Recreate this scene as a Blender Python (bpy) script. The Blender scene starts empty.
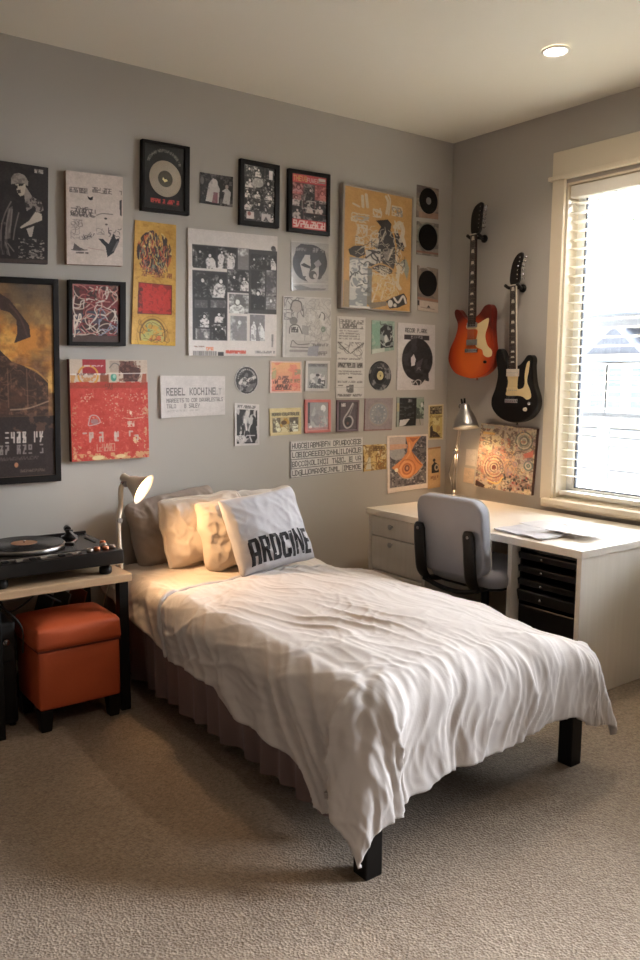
import bpy, bmesh, math, random
import numpy as np
from mathutils import Vector, Matrix, noise as mnoise

random.seed(7)
scene = bpy.context.scene
COL = scene.collection
PI = math.pi
R = math.radians

# ------------------------------------------------------------------ helpers
def lin(c):
    return tuple(((v / 12.92) if v <= 0.04045 else ((v + 0.055) / 1.055) ** 2.4) for v in c)

def rgb(r, g, b):
    return lin((r / 255, g / 255, b / 255))

def material(name, col, rough=0.6, metal=0.0, bump=None, spec=0.5, coat=0.0, vary=None, sheen=0.0, stretch=None):
    """procedural principled material; bump=(scale, strength, distance); vary=(scale, second colour, stretch)"""
    m = bpy.data.materials.new(name)
    m.use_nodes = True
    nt = m.node_tree
    b = nt.nodes['Principled BSDF']
    b.inputs['Base Color'].default_value = (*col, 1)
    b.inputs['Roughness'].default_value = rough
    b.inputs['Metallic'].default_value = metal
    b.inputs['Specular IOR Level'].default_value = spec
    b.inputs['Coat Weight'].default_value = coat
    if sheen:
        b.inputs['Sheen Weight'].default_value = sheen
    tc = nt.nodes.new('ShaderNodeTexCoord')
    if vary:
        mp = nt.nodes.new('ShaderNodeMapping')
        if len(vary) > 2:
            mp.inputs['Scale'].default_value = vary[2]
        n = nt.nodes.new('ShaderNodeTexNoise')
        n.inputs['Scale'].default_value = vary[0]
        n.inputs['Detail'].default_value = 4
        mx = nt.nodes.new('ShaderNodeMix')
        mx.data_type = 'RGBA'
        mx.inputs['A'].default_value = (*col, 1)
        mx.inputs['B'].default_value = (*vary[1], 1)
        nt.links.new(tc.outputs['Object'], mp.inputs['Vector'])
        nt.links.new(mp.outputs['Vector'], n.inputs['Vector'])
        nt.links.new(n.outputs['Fac'], mx.inputs['Factor'])
        nt.links.new(mx.outputs['Result'], b.inputs['Base Color'])
    if bump:
        n = nt.nodes.new('ShaderNodeTexNoise')
        n.inputs['Scale'].default_value = bump[0]
        n.inputs['Detail'].default_value = 6
        bp = nt.nodes.new('ShaderNodeBump')
        bp.inputs['Strength'].default_value = bump[1]
        bp.inputs['Distance'].default_value = bump[2]
        nt.links.new(tc.outputs['Object'], n.inputs['Vector'])
        nt.links.new(n.outputs['Fac'], bp.inputs['Height'])
        nt.links.new(bp.outputs['Normal'], b.inputs['Normal'])
    return m

def emission(name, col, strength):
    m = bpy.data.materials.new(name)
    m.use_nodes = True
    nt = m.node_tree
    b = nt.nodes['Principled BSDF']
    b.inputs['Base Color'].default_value = (*col, 1)
    b.inputs['Emission Color'].default_value = (*col, 1)
    b.inputs['Emission Strength'].default_value = strength
    return m

def print_material(name, rough=0.55, coat=0.0):
    m = bpy.data.materials.new(name)
    m.use_nodes = True
    nt = m.node_tree
    b = nt.nodes['Principled BSDF']
    b.inputs['Roughness'].default_value = rough
    b.inputs['Coat Weight'].default_value = coat
    b.inputs['Coat Roughness'].default_value = 0.12
    a = nt.nodes.new('ShaderNodeAttribute')
    a.attribute_name = 'ink'
    nt.links.new(a.outputs['Color'], b.inputs['Base Color'])
    return m

def root_loc(o):
    while o.parent:
        o = o.parent
    return o.location

def link_mesh(name, me, mat, parent=None, smooth=False):
    if mat:
        me.materials.append(mat)
    if smooth:
        me.polygons.foreach_set('use_smooth', [True] * len(me.polygons))
    o = bpy.data.objects.new(name, me)
    COL.objects.link(o)
    co = np.empty(len(me.vertices) * 3)
    me.vertices.foreach_get('co', co)
    co = co.reshape(-1, 3)
    if parent:
        off = np.array(root_loc(parent))
        o.parent = parent
    else:
        off = np.array([(co[:, 0].min() + co[:, 0].max()) / 2, (co[:, 1].min() + co[:, 1].max()) / 2, co[:, 2].min()])
        o.location = off
    me.vertices.foreach_set('co', (co - off).ravel())
    me.update()
    return o

def obj(name, bm, mat, parent=None, smooth=False, bevel=0.0, seg=2, sub=0, angle=35, fix=True):
    if fix:
        bmesh.ops.recalc_face_normals(bm, faces=bm.faces)
    me = bpy.data.meshes.new(name)
    bm.to_mesh(me)
    bm.free()
    o = link_mesh(name, me, mat, parent, smooth)
    if bevel:
        md = o.modifiers.new('bevel', 'BEVEL')
        md.width = bevel
        md.segments = seg
        md.limit_method = 'ANGLE'
        md.angle_limit = R(angle)
        md.harden_normals = False
    if sub:
        md = o.modifiers.new('sub', 'SUBSURF')
        md.levels = sub
        md.render_levels = sub
    return o

def tag(o, label, cat, group=None, kind=None):
    o['label'] = label
    o['category'] = cat
    if group:
        o['group'] = group
    if kind:
        o['kind'] = kind
    return o

def thing(name, label, cat, loc, group=None):
    o = bpy.data.objects.new(name, None)
    o.empty_display_size = 0.1
    COL.objects.link(o)
    o.location = loc
    return tag(o, label, cat, group)

def struct(name, bm, mat, parent=None, bevel=0, smooth=False):
    o = obj(name, bm, mat, parent, bevel=bevel, smooth=smooth)
    if parent is None:
        o['kind'] = 'structure'
    return o

def new():
    return bmesh.new()

def box(bm, x0, x1, y0, y1, z0, z1, M=None):
    vs = [bm.verts.new((x, y, z)) for x in (x0, x1) for y in (y0, y1) for z in (z0, z1)]
    if M:
        for v in vs:
            v.co = M @ v.co
    for f in ((0, 1, 3, 2), (4, 6, 7, 5), (0, 4, 5, 1), (2, 3, 7, 6), (0, 2, 6, 4), (1, 5, 7, 3)):
        bm.faces.new([vs[i] for i in f])
    return bm

def frame_axes(d):
    d = Vector(d).normalized()
    a = Vector((0, 0, 1)) if abs(d.z) < 0.9 else Vector((1, 0, 0))
    u = d.cross(a).normalized()
    return u, d.cross(u).normalized()

def rings(bm, rs, cap=True, closed=False):
    """rs: list of rings (lists of points) of equal length"""
    vr = [[bm.verts.new(p) for p in r] for r in rs]
    n = len(vr[0])
    m = len(vr)
    for i in range(m - (0 if closed else 1)):
        a, b = vr[i], vr[(i + 1) % m]
        for k in range(n):
            bm.faces.new((a[k], a[(k + 1) % n], b[(k + 1) % n], b[k]))
    if cap and not closed:
        bm.faces.new(vr[0])
        bm.faces.new(list(reversed(vr[-1])))
    return bm

def tube(bm, pts, r, n=10, cap=True):
    pts = [Vector(p) for p in pts]
    rad = r if isinstance(r, (list, tuple)) else [r] * len(pts)
    rs = []
    pu = None
    for i, p in enumerate(pts):
        d = (pts[min(i + 1, len(pts) - 1)] - pts[max(i - 1, 0)])
        u, v = frame_axes(d)
        if pu is not None:
            u = (pu - d.normalized() * pu.dot(d.normalized())).normalized()
            v = d.normalized().cross(u)
        pu = u
        rs.append([p + (u * math.cos(2 * PI * k / n) + v * math.sin(2 * PI * k / n)) * rad[i] for k in range(n)])
    return rings(bm, rs, cap)

def lathe(bm, prof, origin, axis=(0, 0, 1), n=32, cap=True):
    """prof: (radius, height along axis)"""
    u, v = frame_axes(axis)
    d = Vector(axis).normalized()
    o = Vector(origin)
    rs = [[o + d * h + (u * math.cos(2 * PI * k / n) + v * math.sin(2 * PI * k / n)) * max(r, 1e-5) for k in range(n)] for r, h in prof]
    return rings(bm, rs, cap)

def spline(pts, n=8, closed=False):
    P = [Vector(p) for p in pts]
    out = []
    m = len(P)
    for i in range(m if closed else m - 1):
        g = lambda k: P[k % m] if closed else P[min(max(k, 0), m - 1)]
        p0, p1, p2, p3 = g(i - 1), g(i), g(i + 1), g(i + 2)
        for k in range(n):
            t = k / n
            out.append(0.5 * ((2 * p1) + (p2 - p0) * t + (2 * p0 - 5 * p1 + 4 * p2 - p3) * t * t + (3 * p1 - p0 - 3 * p2 + p3) * t ** 3))
    if not closed:
        out.append(P[-1])
    return out

def prism(bm, outline, fn, d0, d1):
    """outline: 2D points; fn(a, b, depth) -> 3D"""
    return rings(bm, [[fn(p[0], p[1], d0) for p in outline], [fn(p[0], p[1], d1) for p in outline]])

def rrect(x0, x1, y0, y1, r, n=6):
    out = []
    for cx, cy, a0 in ((x1 - r, y1 - r, 0), (x0 + r, y1 - r, 90), (x0 + r, y0 + r, 180), (x1 - r, y0 + r, 270)):
        for k in range(n + 1):
            a = R(a0 + 90 * k / n)
            out.append((cx + r * math.cos(a), cy + r * math.sin(a)))
    return out

# ------------------------------------------------------------------ ink painter (colours stored per vertex of a fine sheet)
FONT = {'A': '7E1111117E', 'B': '7F49494936', 'C': '3E41414122', 'D': '7F4141221C', 'E': '7F49494941', 'F': '7F09090901', 'G': '3E4149497A',
        'H': '7F0808087F', 'I': '00417F4100', 'J': '2040413F01', 'K': '7F08142241', 'L': '7F40404040', 'M': '7F020C027F', 'N': '7F0408107F',
        'O': '3E4141413E', 'P': '7F09090906', 'Q': '3E4151215E', 'R': '7F09192946', 'S': '4649494931', 'T': '01017F0101', 'U': '3F4040403F',
        'V': '1F2040201F', 'W': '3F4038403F', 'X': '6314081463', 'Y': '0708700807', 'Z': '6151494543', '6': '3C4A494930', ' ': '0000000000',
        '&': '3649552250', '.': '0060600000'}

class Ink:
    def __init__(s, w, h, bg, k=2.0, seed=1):
        s.w, s.h = w, h
        s.nx, s.ny = max(4, int(w * k)) + 1, max(4, int(h * k)) + 1
        s.k = k
        s.X, s.Y = np.meshgrid(np.linspace(0, w, s.nx), np.linspace(0, h, s.ny))
        s.a = np.empty((s.ny, s.nx, 3))
        s.a[:] = np.array(bg) / 255
        s.rs = np.random.RandomState(seed)
    def put(s, m, c, al=1.0):
        m = np.clip(m, 0, 1)[..., None] * al
        s.a = s.a * (1 - m) + np.array(c) / 255 * m
    def soft(s, d):                      # d < 0 inside, in sheet units
        return np.clip(0.5 - d * s.k, 0, 1)
    def rect(s, x0, y0, x1, y1, c, al=1.0):
        d = np.maximum(np.maximum(x0 - s.X, s.X - x1), np.maximum(y0 - s.Y, s.Y - y1))
        s.put(s.soft(d), c, al)
    def ell(s, cx, cy, rx, ry, c, al=1.0, rot=0):
        X, Y = s.X - cx, s.Y - cy
        if rot:
            a = R(rot)
            X, Y = X * math.cos(a) + Y * math.sin(a), -X * math.sin(a) + Y * math.cos(a)
        d = (np.sqrt((X / rx) ** 2 + (Y / ry) ** 2) - 1) * min(rx, ry)
        s.put(s.soft(d), c, al)
    def ring(s, cx, cy, rx, ry, wd, c, al=1.0):
        d = np.abs((np.sqrt(((s.X - cx) / rx) ** 2 + ((s.Y - cy) / ry) ** 2) - 1) * min(rx, ry)) - wd / 2
        s.put(s.soft(d), c, al)
    def poly(s, pts, c, al=1.0):
        ins = np.zeros(s.X.shape, bool)
        n = len(pts)
        for i in range(n):
            (x0, y0), (x1, y1) = pts[i], pts[(i + 1) % n]
            if y0 == y1:
                continue
            cond = ((y0 > s.Y) != (y1 > s.Y)) & (s.X < (x1 - x0) * (s.Y - y0) / (y1 - y0) + x0)
            ins ^= cond
        s.put(ins.astype(float), c, al)
    def line(s, pts, wd, c, al=1.0):
        d = np.full(s.X.shape, 1e9)
        for (x0, y0), (x1, y1) in zip(pts[:-1], pts[1:]):
            dx, dy = x1 - x0, y1 - y0
            t = np.clip(((s.X - x0) * dx + (s.Y - y0) * dy) / (dx * dx + dy * dy + 1e-9), 0, 1)
            d = np.minimum(d, np.hypot(s.X - x0 - t * dx, s.Y - y0 - t * dy))
        s.put(s.soft(d - wd / 2), c, al)
    def curve(s, pts, wd, c, al=1.0):
        q = spline([(p[0], p[1], 0) for p in pts], 6)
        s.line([(p.x, p.y) for p in q], wd, c, al)
    def noise(s, sc, octv=3, sx=1.0, sy=1.0):
        out = np.zeros(s.X.shape)
        amp, tot = 1.0, 0.0
        for o in range(octv):
            f = 2 ** o / sc
            gx, gy = s.X * f * sx, s.Y * f * sy
            g = s.rs.rand(int(gy.max()) + 3, int(gx.max()) + 3)
            ix, iy = gx.astype(int), gy.astype(int)
            fx, fy = gx - ix, gy - iy
            fx, fy = fx * fx * (3 - 2 * fx), fy * fy * (3 - 2 * fy)
            v = (g[iy, ix] * (1 - fx) + g[iy, ix + 1] * fx) * (1 - fy) + (g[iy + 1, ix] * (1 - fx) + g[iy + 1, ix + 1] * fx) * fy
            out += v * amp
            tot += amp
            amp *= 0.55
        return out / tot
    def win(s, x0, y0, x1, y1):
        return ((s.X >= x0) & (s.X <= x1) & (s.Y >= y0) & (s.Y <= y1)).astype(float)
    def ewin(s, cx, cy, rx, ry):
        return ((((s.X - cx) / rx) ** 2 + ((s.Y - cy) / ry) ** 2) < 1).astype(float)
    def blot(s, mask, sc, th, c, al=1.0, octv=3, sx=1.0, sy=1.0, w=0.06):
        n = s.noise(sc, octv, sx, sy)
        s.put(mask * np.clip((n - th) / w, 0, 1), c, al)
    def grain(s, amt, sc=1.2):
        s.a = np.clip(s.a + (s.noise(sc, 2)[..., None] - 0.5) * amt, 0, 1)
    def scrib(s, x0, y0, x1, y1, n, wd, c, al=1.0, step=3.0):
        for _ in range(n):
            x, y = s.rs.uniform(x0, x1), s.rs.uniform(y0, y1)
            p = [(x, y)]
            a = s.rs.uniform(0, 2 * PI)
            for _ in range(s.rs.randint(2, 6)):
                a += s.rs.uniform(-1.3, 1.3)
                x = min(max(x + math.cos(a) * step, x0), x1)
                y = min(max(y + math.sin(a) * step, y0), y1)
                p.append((x, y))
            s.curve(p, wd, c, al)
    def glyphs(s, x0, y0, x1, y1, n, c, al=1.0, wd=0.7):
        cw = (x1 - x0) / n
        for i in range(n):
            if s.rs.rand() < 0.1:
                continue
            a, b = x0 + cw * (i + 0.15), x0 + cw * (i + 0.85)
            m = (y0 + y1) / 2
            segs = [((a, y0), (b, y0)), ((a, m), (b, m)), ((a, y1), (b, y1)), ((a, y0), (a, m)), ((b, y0), (b, m)), ((a, m), (a, y1)), ((b, m), (b, y1)), ((a, y1), (b, y0))]
            for sg in segs:
                if s.rs.rand() < 0.55:
                    s.line(list(sg), wd, c, al)
    def text(s, x, y, t, h, c, cw=None, al=1.0):
        u = h / 7
        cw = cw or u * 6
        for ch in t:
            hx = FONT.get(ch, FONT[' '])
            for i in range(5):
                b = int(hx[2 * i:2 * i + 2], 16)
                for j in range(7):
                    if b >> j & 1:
                        s.rect(x + i * cw / 6, y + j * u, x + (i + 1.05) * cw / 6, y + (j + 1.05) * u, c, al)
            x += cw
    def photo(s, x0, y0, x1, y1, lo=(30, 28, 28), hi=(175, 168, 162), people=1):
        """a small busy monochrome photograph"""
        w, h = x1 - x0, y1 - y0
        m = s.win(x0, y0, x1, y1)
        keep = s.a.copy()
        lo_, hi_ = np.array(lo) / 255, np.array(hi) / 255
        t = np.clip((s.noise(max(w, h) * 0.42, 4) - 0.34) / 0.34, 0, 1) * .55
        for i in range(people):
            cx = x0 + w * (i + 0.5 + s.rs.uniform(-.15, .15)) / people
            r = min(w / people, h) * s.rs.uniform(0.12, 0.17)
            hy = y0 + h * s.rs.uniform(0.22, 0.4)
            dk = s.rs.rand() < 0.5
            yy = np.clip((s.Y - hy - r) / (h * .5), 0, 1)
            half = r * (.7 + 2.1 * np.clip(yy * 3, 0, 1) ** .6)
            off = s.rs.uniform(-.25, .25) * (s.Y - hy)
            body = np.clip((half - np.abs(s.X - cx - off)) / .8, 0, 1) * (s.Y > hy + r * .5)
            tone_ = .12 if dk else .82
            n = s.noise(max(1.6, r * 1.1), 3)
            t = t * (1 - body * .85) + body * .85 * np.clip(tone_ + (n - .5) * 1.1, 0, 1)
            d = np.hypot((s.X - cx) / r, (s.Y - hy) / (r * 1.3))
            t = np.where(d < 1.25, np.clip(.1 + (n - .5) * .4, 0, 1), t)
            d2 = np.hypot((s.X - cx - r * .1) / (r * .78), (s.Y - hy - r * .25) / (r * 1.0))
            t = t * (1 - np.clip((1.05 - d2) * 5, 0, 1)) + np.clip((1.05 - d2) * 5, 0, 1) * np.clip(.9 - (n - .4) * .8 * (s.X > cx), .2, 1)
        t = np.clip(t + (s.noise(1.5, 2) - .5) * .5 + (s.noise(max(w, h) * .16, 2) - .5) * .45, 0, 1)
        t = t * t * (3 - 2 * t)
        t = np.clip((t - .12) * 1.35, 0, 1)
        lo_ = lo_ * (.55 if lo[0] < 70 else 1); hi_ = np.clip(hi_ * 1.12, 0, .88)
        base = lo_ + (hi_ - lo_) * t[..., None]
        s.a = base * m[..., None] + keep * (1 - m[..., None])

GAIN = 1.04
def tone(a):       # slightly faded inks
    g = a.mean(-1, keepdims=True)
    return np.clip((a * .88 + g * .12) * GAIN * .97 + .008, 0, .92)

def sheet(name, q, th, ink, mat, parent=None, edge=None, y=None, inset=None, wall='back', curl=0.0, base=-0.0004):
    """a printed sheet / panel standing on the wall; q = corners TL TR BR BL as (along, height) pairs"""
    ink.grain(.06, 1.1); ink.grain(.03, 4)
    tl, tr, br, bl = [np.array(p) for p in q]
    ny, nx = ink.ny, ink.nx
    U, V = np.meshgrid(np.linspace(0, 1, nx), np.linspace(0, 1, ny))
    if inset:
        U2, V2 = inset[0] + U * (inset[2] - inset[0]), inset[1] + V * (inset[3] - inset[1])
    else:
        U2, V2 = U, V
    P = (tl * ((1 - U2) * (1 - V2))[..., None] + tr * (U2 * (1 - V2))[..., None] + br * (U2 * V2)[..., None] + bl * ((1 - U2) * V2)[..., None]).reshape(-1, 2)
    d = np.full(len(P), th)
    if curl:
        e = (np.abs(U - 0.5) * 2) ** 4 * (0.4 + V) * curl + np.sin(U * 7 + V * 3).ravel().reshape(U.shape) * curl * 0.12
        d = th + np.clip(e, -th * 0.5, None).ravel()
    def to3(P, d):
        if wall == 'back':
            return np.stack([P[:, 0], -d, P[:, 1]], 1)
        return np.stack([-d, P[:, 0], P[:, 1]], 1)
    front = to3(P, d)
    idx = np.arange(ny * nx).reshape(ny, nx)
    quads = np.stack([idx[:-1, :-1], idx[1:, :-1], idx[1:, 1:], idx[:-1, 1:]], -1).reshape(-1, 4)
    border = np.concatenate([idx[0, :-1], idx[:-1, -1], idx[-1, :0:-1], idx[:0:-1, 0]])
    back = to3(P[border], np.full(len(border), base))
    nb = len(border)
    off = ny * nx
    # duplicated front border so that the edge keeps its own colour
    verts = np.concatenate([front, front[border], back])
    k = np.arange(nb)
    k2 = (k + 1) % nb
    side = np.stack([off + k, off + k2, off + nb + k2, off + nb + k], 1)
    faces = np.concatenate([quads, side])
    me = bpy.data.meshes.new(name)
    nf = len(faces)
    me.vertices.add(len(verts))
    me.vertices.foreach_set('co', verts.ravel())
    me.loops.add(nf * 4)
    me.loops.foreach_set('vertex_index', faces.ravel().astype(np.int32))
    me.polygons.add(nf)
    me.polygons.foreach_set('loop_start', np.arange(0, nf * 4, 4, dtype=np.int32))
    me.polygons.foreach_set('loop_total', np.full(nf, 4, dtype=np.int32))
    me.update(calc_edges=True)
    me.validate()
    c = tone(ink.a.reshape(-1, 3))
    c = np.where(c <= 0.04045, c / 12.92, ((c + 0.055) / 1.055) ** 2.4)
    ec = c[border] if edge is None else np.tile(np.array(rgb(*edge)), (nb, 1))
    c = np.concatenate([c, ec, ec])
    c = np.concatenate([c, np.ones((len(c), 1))], 1)
    at = me.color_attributes.new('ink', 'FLOAT_COLOR', 'POINT')
    at.data.foreach_set('color', c.astype(np.float32).ravel())
    return link_mesh(name, me, mat, parent)

M_PAPER = print_material('printed_paper', 0.6)
M_GLOSS = print_material('glossy_print', 0.35, 0.25)
M_BLACK = material('black_satin', rgb(13, 11, 11), 0.45, spec=.35, bump=(180, 0.15, 0.001))
M_WOODBLACK = material('black_stained_wood', rgb(11, 9, 9), 0.42, spec=.3, vary=(18, rgb(17, 14, 13), (1, 1, 8)))
M_CHROME = material('chrome', rgb(200, 200, 205), 0.22, 1.0, vary=(30, rgb(180, 180, 186)))
M_STEEL = material('brushed_steel', rgb(185, 183, 180), 0.34, 1.0, vary=(60, rgb(160, 158, 156)))

# ------------------------------------------------------------------ room
H = 2.73
XL, YF = -5.3, -4.9                      # left and front walls, both behind the camera
WY0, WY1, WZ0, WZ1 = -0.82, -2.35, 0.715, 2.36   # window opening in the right wall

M_WALL = material('grey_wall_paint', rgb(182, 177, 170), 0.75, bump=(220, 0.08, 0.001), spec=0.25)
M_CEIL = material('ceiling_paint', rgb(232, 226, 212), 0.85, bump=(150, 0.1, 0.001), spec=0.2)
M_TRIM = material('cream_trim_paint', rgb(226, 214, 192), 0.4, bump=(60, 0.03, 0.001))
M_WHITE = material('white_vinyl', rgb(236, 234, 228), 0.4, bump=(60, 0.02, 0.001))

def carpet_material():
    m = bpy.data.materials.new('beige_carpet')
    m.use_nodes = True
    nt = m.node_tree
    b = nt.nodes['Principled BSDF']
    b.inputs['Roughness'].default_value = 0.95
    b.inputs['Specular IOR Level'].default_value = 0.1
    b.inputs['Sheen Weight'].default_value = 0.15
    tc = nt.nodes.new('ShaderNodeTexCoord')
    n1 = nt.nodes.new('ShaderNodeTexNoise'); n1.inputs['Scale'].default_value = 95; n1.inputs['Detail'].default_value = 5; n1.inputs['Roughness'].default_value = 0.7
    n2 = nt.nodes.new('ShaderNodeTexNoise'); n2.inputs['Scale'].default_value = 3.5; n2.inputs['Detail'].default_value = 3
    vo = nt.nodes.new('ShaderNodeTexVoronoi'); vo.inputs['Scale'].default_value = 135
    cr = nt.nodes.new('ShaderNodeValToRGB')
    cr.color_ramp.elements[0].position = 0.3; cr.color_ramp.elements[0].color = (*rgb(122, 105, 88), 1)
    cr.color_ramp.elements[1].position = 0.68; cr.color_ramp.elements[1].color = (*rgb(172, 154, 134), 1)
    mx = nt.nodes.new('ShaderNodeMix'); mx.data_type = 'RGBA'; mx.blend_type = 'MULTIPLY'
    cr2 = nt.nodes.new('ShaderNodeValToRGB')
    cr2.color_ramp.elements[0].position = 0.35; cr2.color_ramp.elements[0].color = (0.88, 0.87, 0.86, 1)
    cr2.color_ramp.elements[1].position = 0.65; cr2.color_ramp.elements[1].color = (1, 1, 1, 1)
    mx.inputs['Factor'].default_value = 1
    add = nt.nodes.new('ShaderNodeMath'); add.operation = 'ADD'
    bp = nt.nodes.new('ShaderNodeBump'); bp.inputs['Strength'].default_value = 0.75; bp.inputs['Distance'].default_value = 0.0045
    L = nt.links.new
    for n in (n1, n2, vo):
        L(tc.outputs['Object'], n.inputs['Vector'])
    L(n1.outputs['Fac'], cr.inputs['Fac']); L(n2.outputs['Fac'], cr2.inputs['Fac'])
    L(cr.outputs['Color'], mx.inputs['A']); L(cr2.outputs['Color'], mx.inputs['B'])
    L(mx.outputs['Result'], b.inputs['Base Color'])
    L(n1.outputs['Fac'], add.inputs[0]); L(vo.outputs['Distance'], add.inputs[1])
    L(add.outputs[0], bp.inputs['Height']); L(bp.outputs['Normal'], b.inputs['Normal'])
    return m

M_CARPET = carpet_material()
struct('floor', box(new(), XL - .12, .16, YF - .12, .12, -.1, 0), M_CARPET)
struct('ceiling', box(new(), XL - .12, .16, YF - .12, .12, H, H + .1), M_CEIL)
struct('wall_back', box(new(), XL - .12, .16, 0, .12, 0, H), M_WALL)
M_FAR = material('darkened_unseen_wall_paint', rgb(112, 101, 92), .8, bump=(220, .08, .001), spec=.2)  # unseen walls painted darker so that they bounce less light back
struct('wall_left', box(new(), XL - .12, XL, YF, 0, 0, H), M_FAR)
struct('wall_front', box(new(), XL - .12, .16, YF - .12, YF, 0, H), M_FAR)
bm = new()
V0, V1 = -2.95, -4.45                    # unseen second window further along, added to bring daylight to the bed's foot
box(bm, 0, .16, WY0, 0, 0, H); box(bm, 0, .16, V0, WY1, 0, H); box(bm, 0, .16, YF, V1, 0, H)
for a, b in ((WY0, WY1), (V0, V1)):
    box(bm, 0, .16, b, a, 0, WZ0); box(bm, 0, .16, b, a, WZ1, H)
struct('wall_right', bm, M_WALL)
struct('baseboard_back', box(new(), XL, 0, -.015, 0, 0, .12), M_TRIM, bevel=.004)
struct('baseboard_right', box(new(), -.015, 0, YF, -.016, 0, .12), M_TRIM, bevel=.004)

M_GASKET = material('dark_gasket', rgb(60, 62, 66), 0.6, bump=(80, .1, .001))
mg = bpy.data.materials.new('window_glass'); mg.use_nodes = True
nt = mg.node_tree; nt.nodes.remove(nt.nodes['Principled BSDF'])
tr = nt.nodes.new('ShaderNodeBsdfTransparent'); gl = nt.nodes.new('ShaderNodeBsdfGlossy'); gl.inputs['Roughness'].default_value = .02
ms = nt.nodes.new('ShaderNodeMixShader'); fr = nt.nodes.new('ShaderNodeFresnel'); fr.inputs['IOR'].default_value = 1.45
nt.links.new(fr.outputs[0], ms.inputs[0]); nt.links.new(tr.outputs[0], ms.inputs[1]); nt.links.new(gl.outputs[0], ms.inputs[2])
nt.links.new(ms.outputs[0], nt.nodes['Material Output'].inputs['Surface'])
# window: jamb lining is the root, the rest are its parts
def window(name, A, B):
    bm = new()
    box(bm, 0, .15, A - .012, A, WZ0, WZ1); box(bm, 0, .15, B, B + .012, WZ0, WZ1)
    box(bm, 0, .15, B, A, WZ1 - .012, WZ1); box(bm, 0, .15, B, A, WZ0, WZ0 + .012)
    win = struct(name, bm, M_TRIM, bevel=.002)
    bm = new()
    box(bm, -.022, 0, A, A + .075, .715, 2.385); box(bm, -.022, 0, B - .075, B, .715, 2.385)
    struct('window_casing', bm, M_TRIM, win, bevel=.003)
    bm = new()
    box(bm, -.026, 0, B - .075, A + .075, 2.40, 2.52); box(bm, -.036, 0, B - .095, A + .095, 2.378, 2.40)
    struct('window_head_trim', bm, M_TRIM, win, bevel=.004)
    bm = new()
    box(bm, -.055, .1, B - .1, A + .045, .690, .722)
    struct('window_sill', bm, M_TRIM, win, bevel=.006)
    struct('window_apron', box(new(), -.02, 0, B - .08, A + .07, .672, .690), M_TRIM, win, bevel=.002)
    bm = new()
    for y0, y1 in ((A - .012, A - .05), (B + .05, B + .012)):
        box(bm, .085, .135, min(y0, y1), max(y0, y1), WZ0 + .012, WZ1 - .012)
    box(bm, .085, .135, B + .012, A - .012, WZ1 - .055, WZ1 - .012); box(bm, .085, .135, B + .012, A - .012, WZ0 + .012, WZ0 + .06)
    struct('window_sash', bm, M_WHITE, win, bevel=.004)
    bm = new()
    for y0, y1 in ((A - .058, A - .05), (B + .05, B + .058)):
        box(bm, .1, .122, y0, y1, WZ0 + .06, WZ1 - .055)
    box(bm, .1, .122, B + .058, A - .058, WZ0 + .06, WZ0 + .067); box(bm, .1, .122, B + .058, A - .058, WZ1 - .062, WZ1 - .055)
    struct('glazing_gasket', bm, M_GASKET, win)
    struct('window_pane', box(new(), .109, .113, B + .056, A - .056, WZ0 + .065, WZ1 - .06), mg, win)
window('window_1', WY0, WY1)
window('window_2_added', V0, V1)

# blind
def translucent(name, col, mix):
    m = material(name, col, .5)
    nt = m.node_tree
    t = nt.nodes.new('ShaderNodeBsdfTranslucent'); t.inputs['Color'].default_value = (*col, 1)
    x = nt.nodes.new('ShaderNodeMixShader'); x.inputs[0].default_value = mix
    nt.links.new(nt.nodes['Principled BSDF'].outputs[0], x.inputs[1]); nt.links.new(t.outputs[0], x.inputs[2])
    nt.links.new(x.outputs[0], nt.nodes['Material Output'].inputs['Surface'])
    return m
M_SLAT = translucent('blind_slat_vinyl', rgb(244, 240, 230), .45)
bl = thing('window_blind', 'white horizontal slatted blind hanging open inside the window', 'blind', (.04, (WY0 + WY1) / 2, WZ0))
M_BLIND = material('blind_white', rgb(238, 234, 224), 0.45, bump=(50, .03, .001))
bx0, bx1 = WY1 + .018, WY0 - .018
obj('headrail', box(new(), .008, .07, bx0, bx1, 2.283, 2.344), M_BLIND, bl, bevel=.005)
bm = new()
z = 2.255
while z > .80:
    M = Matrix.Translation((.042, 0, z)) @ Matrix.Rotation(R(5), 4, 'Y')
    pts = []
    for k in range(7):
        t = k / 6 - .5
        pts.append((t * .046, .0035 * (1 - 4 * t * t)))
    o = [(p[0], p[1] + .0013) for p in pts] + [(p[0], p[1] - .0013) for p in reversed(pts)]
    prism(bm, o, lambda a, b, d: M @ Vector((a, d, b)), bx0, bx1)
    z -= .0455
obj('slats', bm, M_SLAT, bl)
obj('bottom_rail', box(new(), .02, .066, bx0, bx1, .742, .764), M_BLIND, bl, bevel=.004)
for y in (-.93, -1.58, -2.22):
    bm = new()
    for x in (.0185, .0655):
        tube(bm, [(x, y, 2.29), (x, y, .76)], .0009, 5)
    obj('ladder_cord', bm, M_BLIND, bl)

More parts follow.
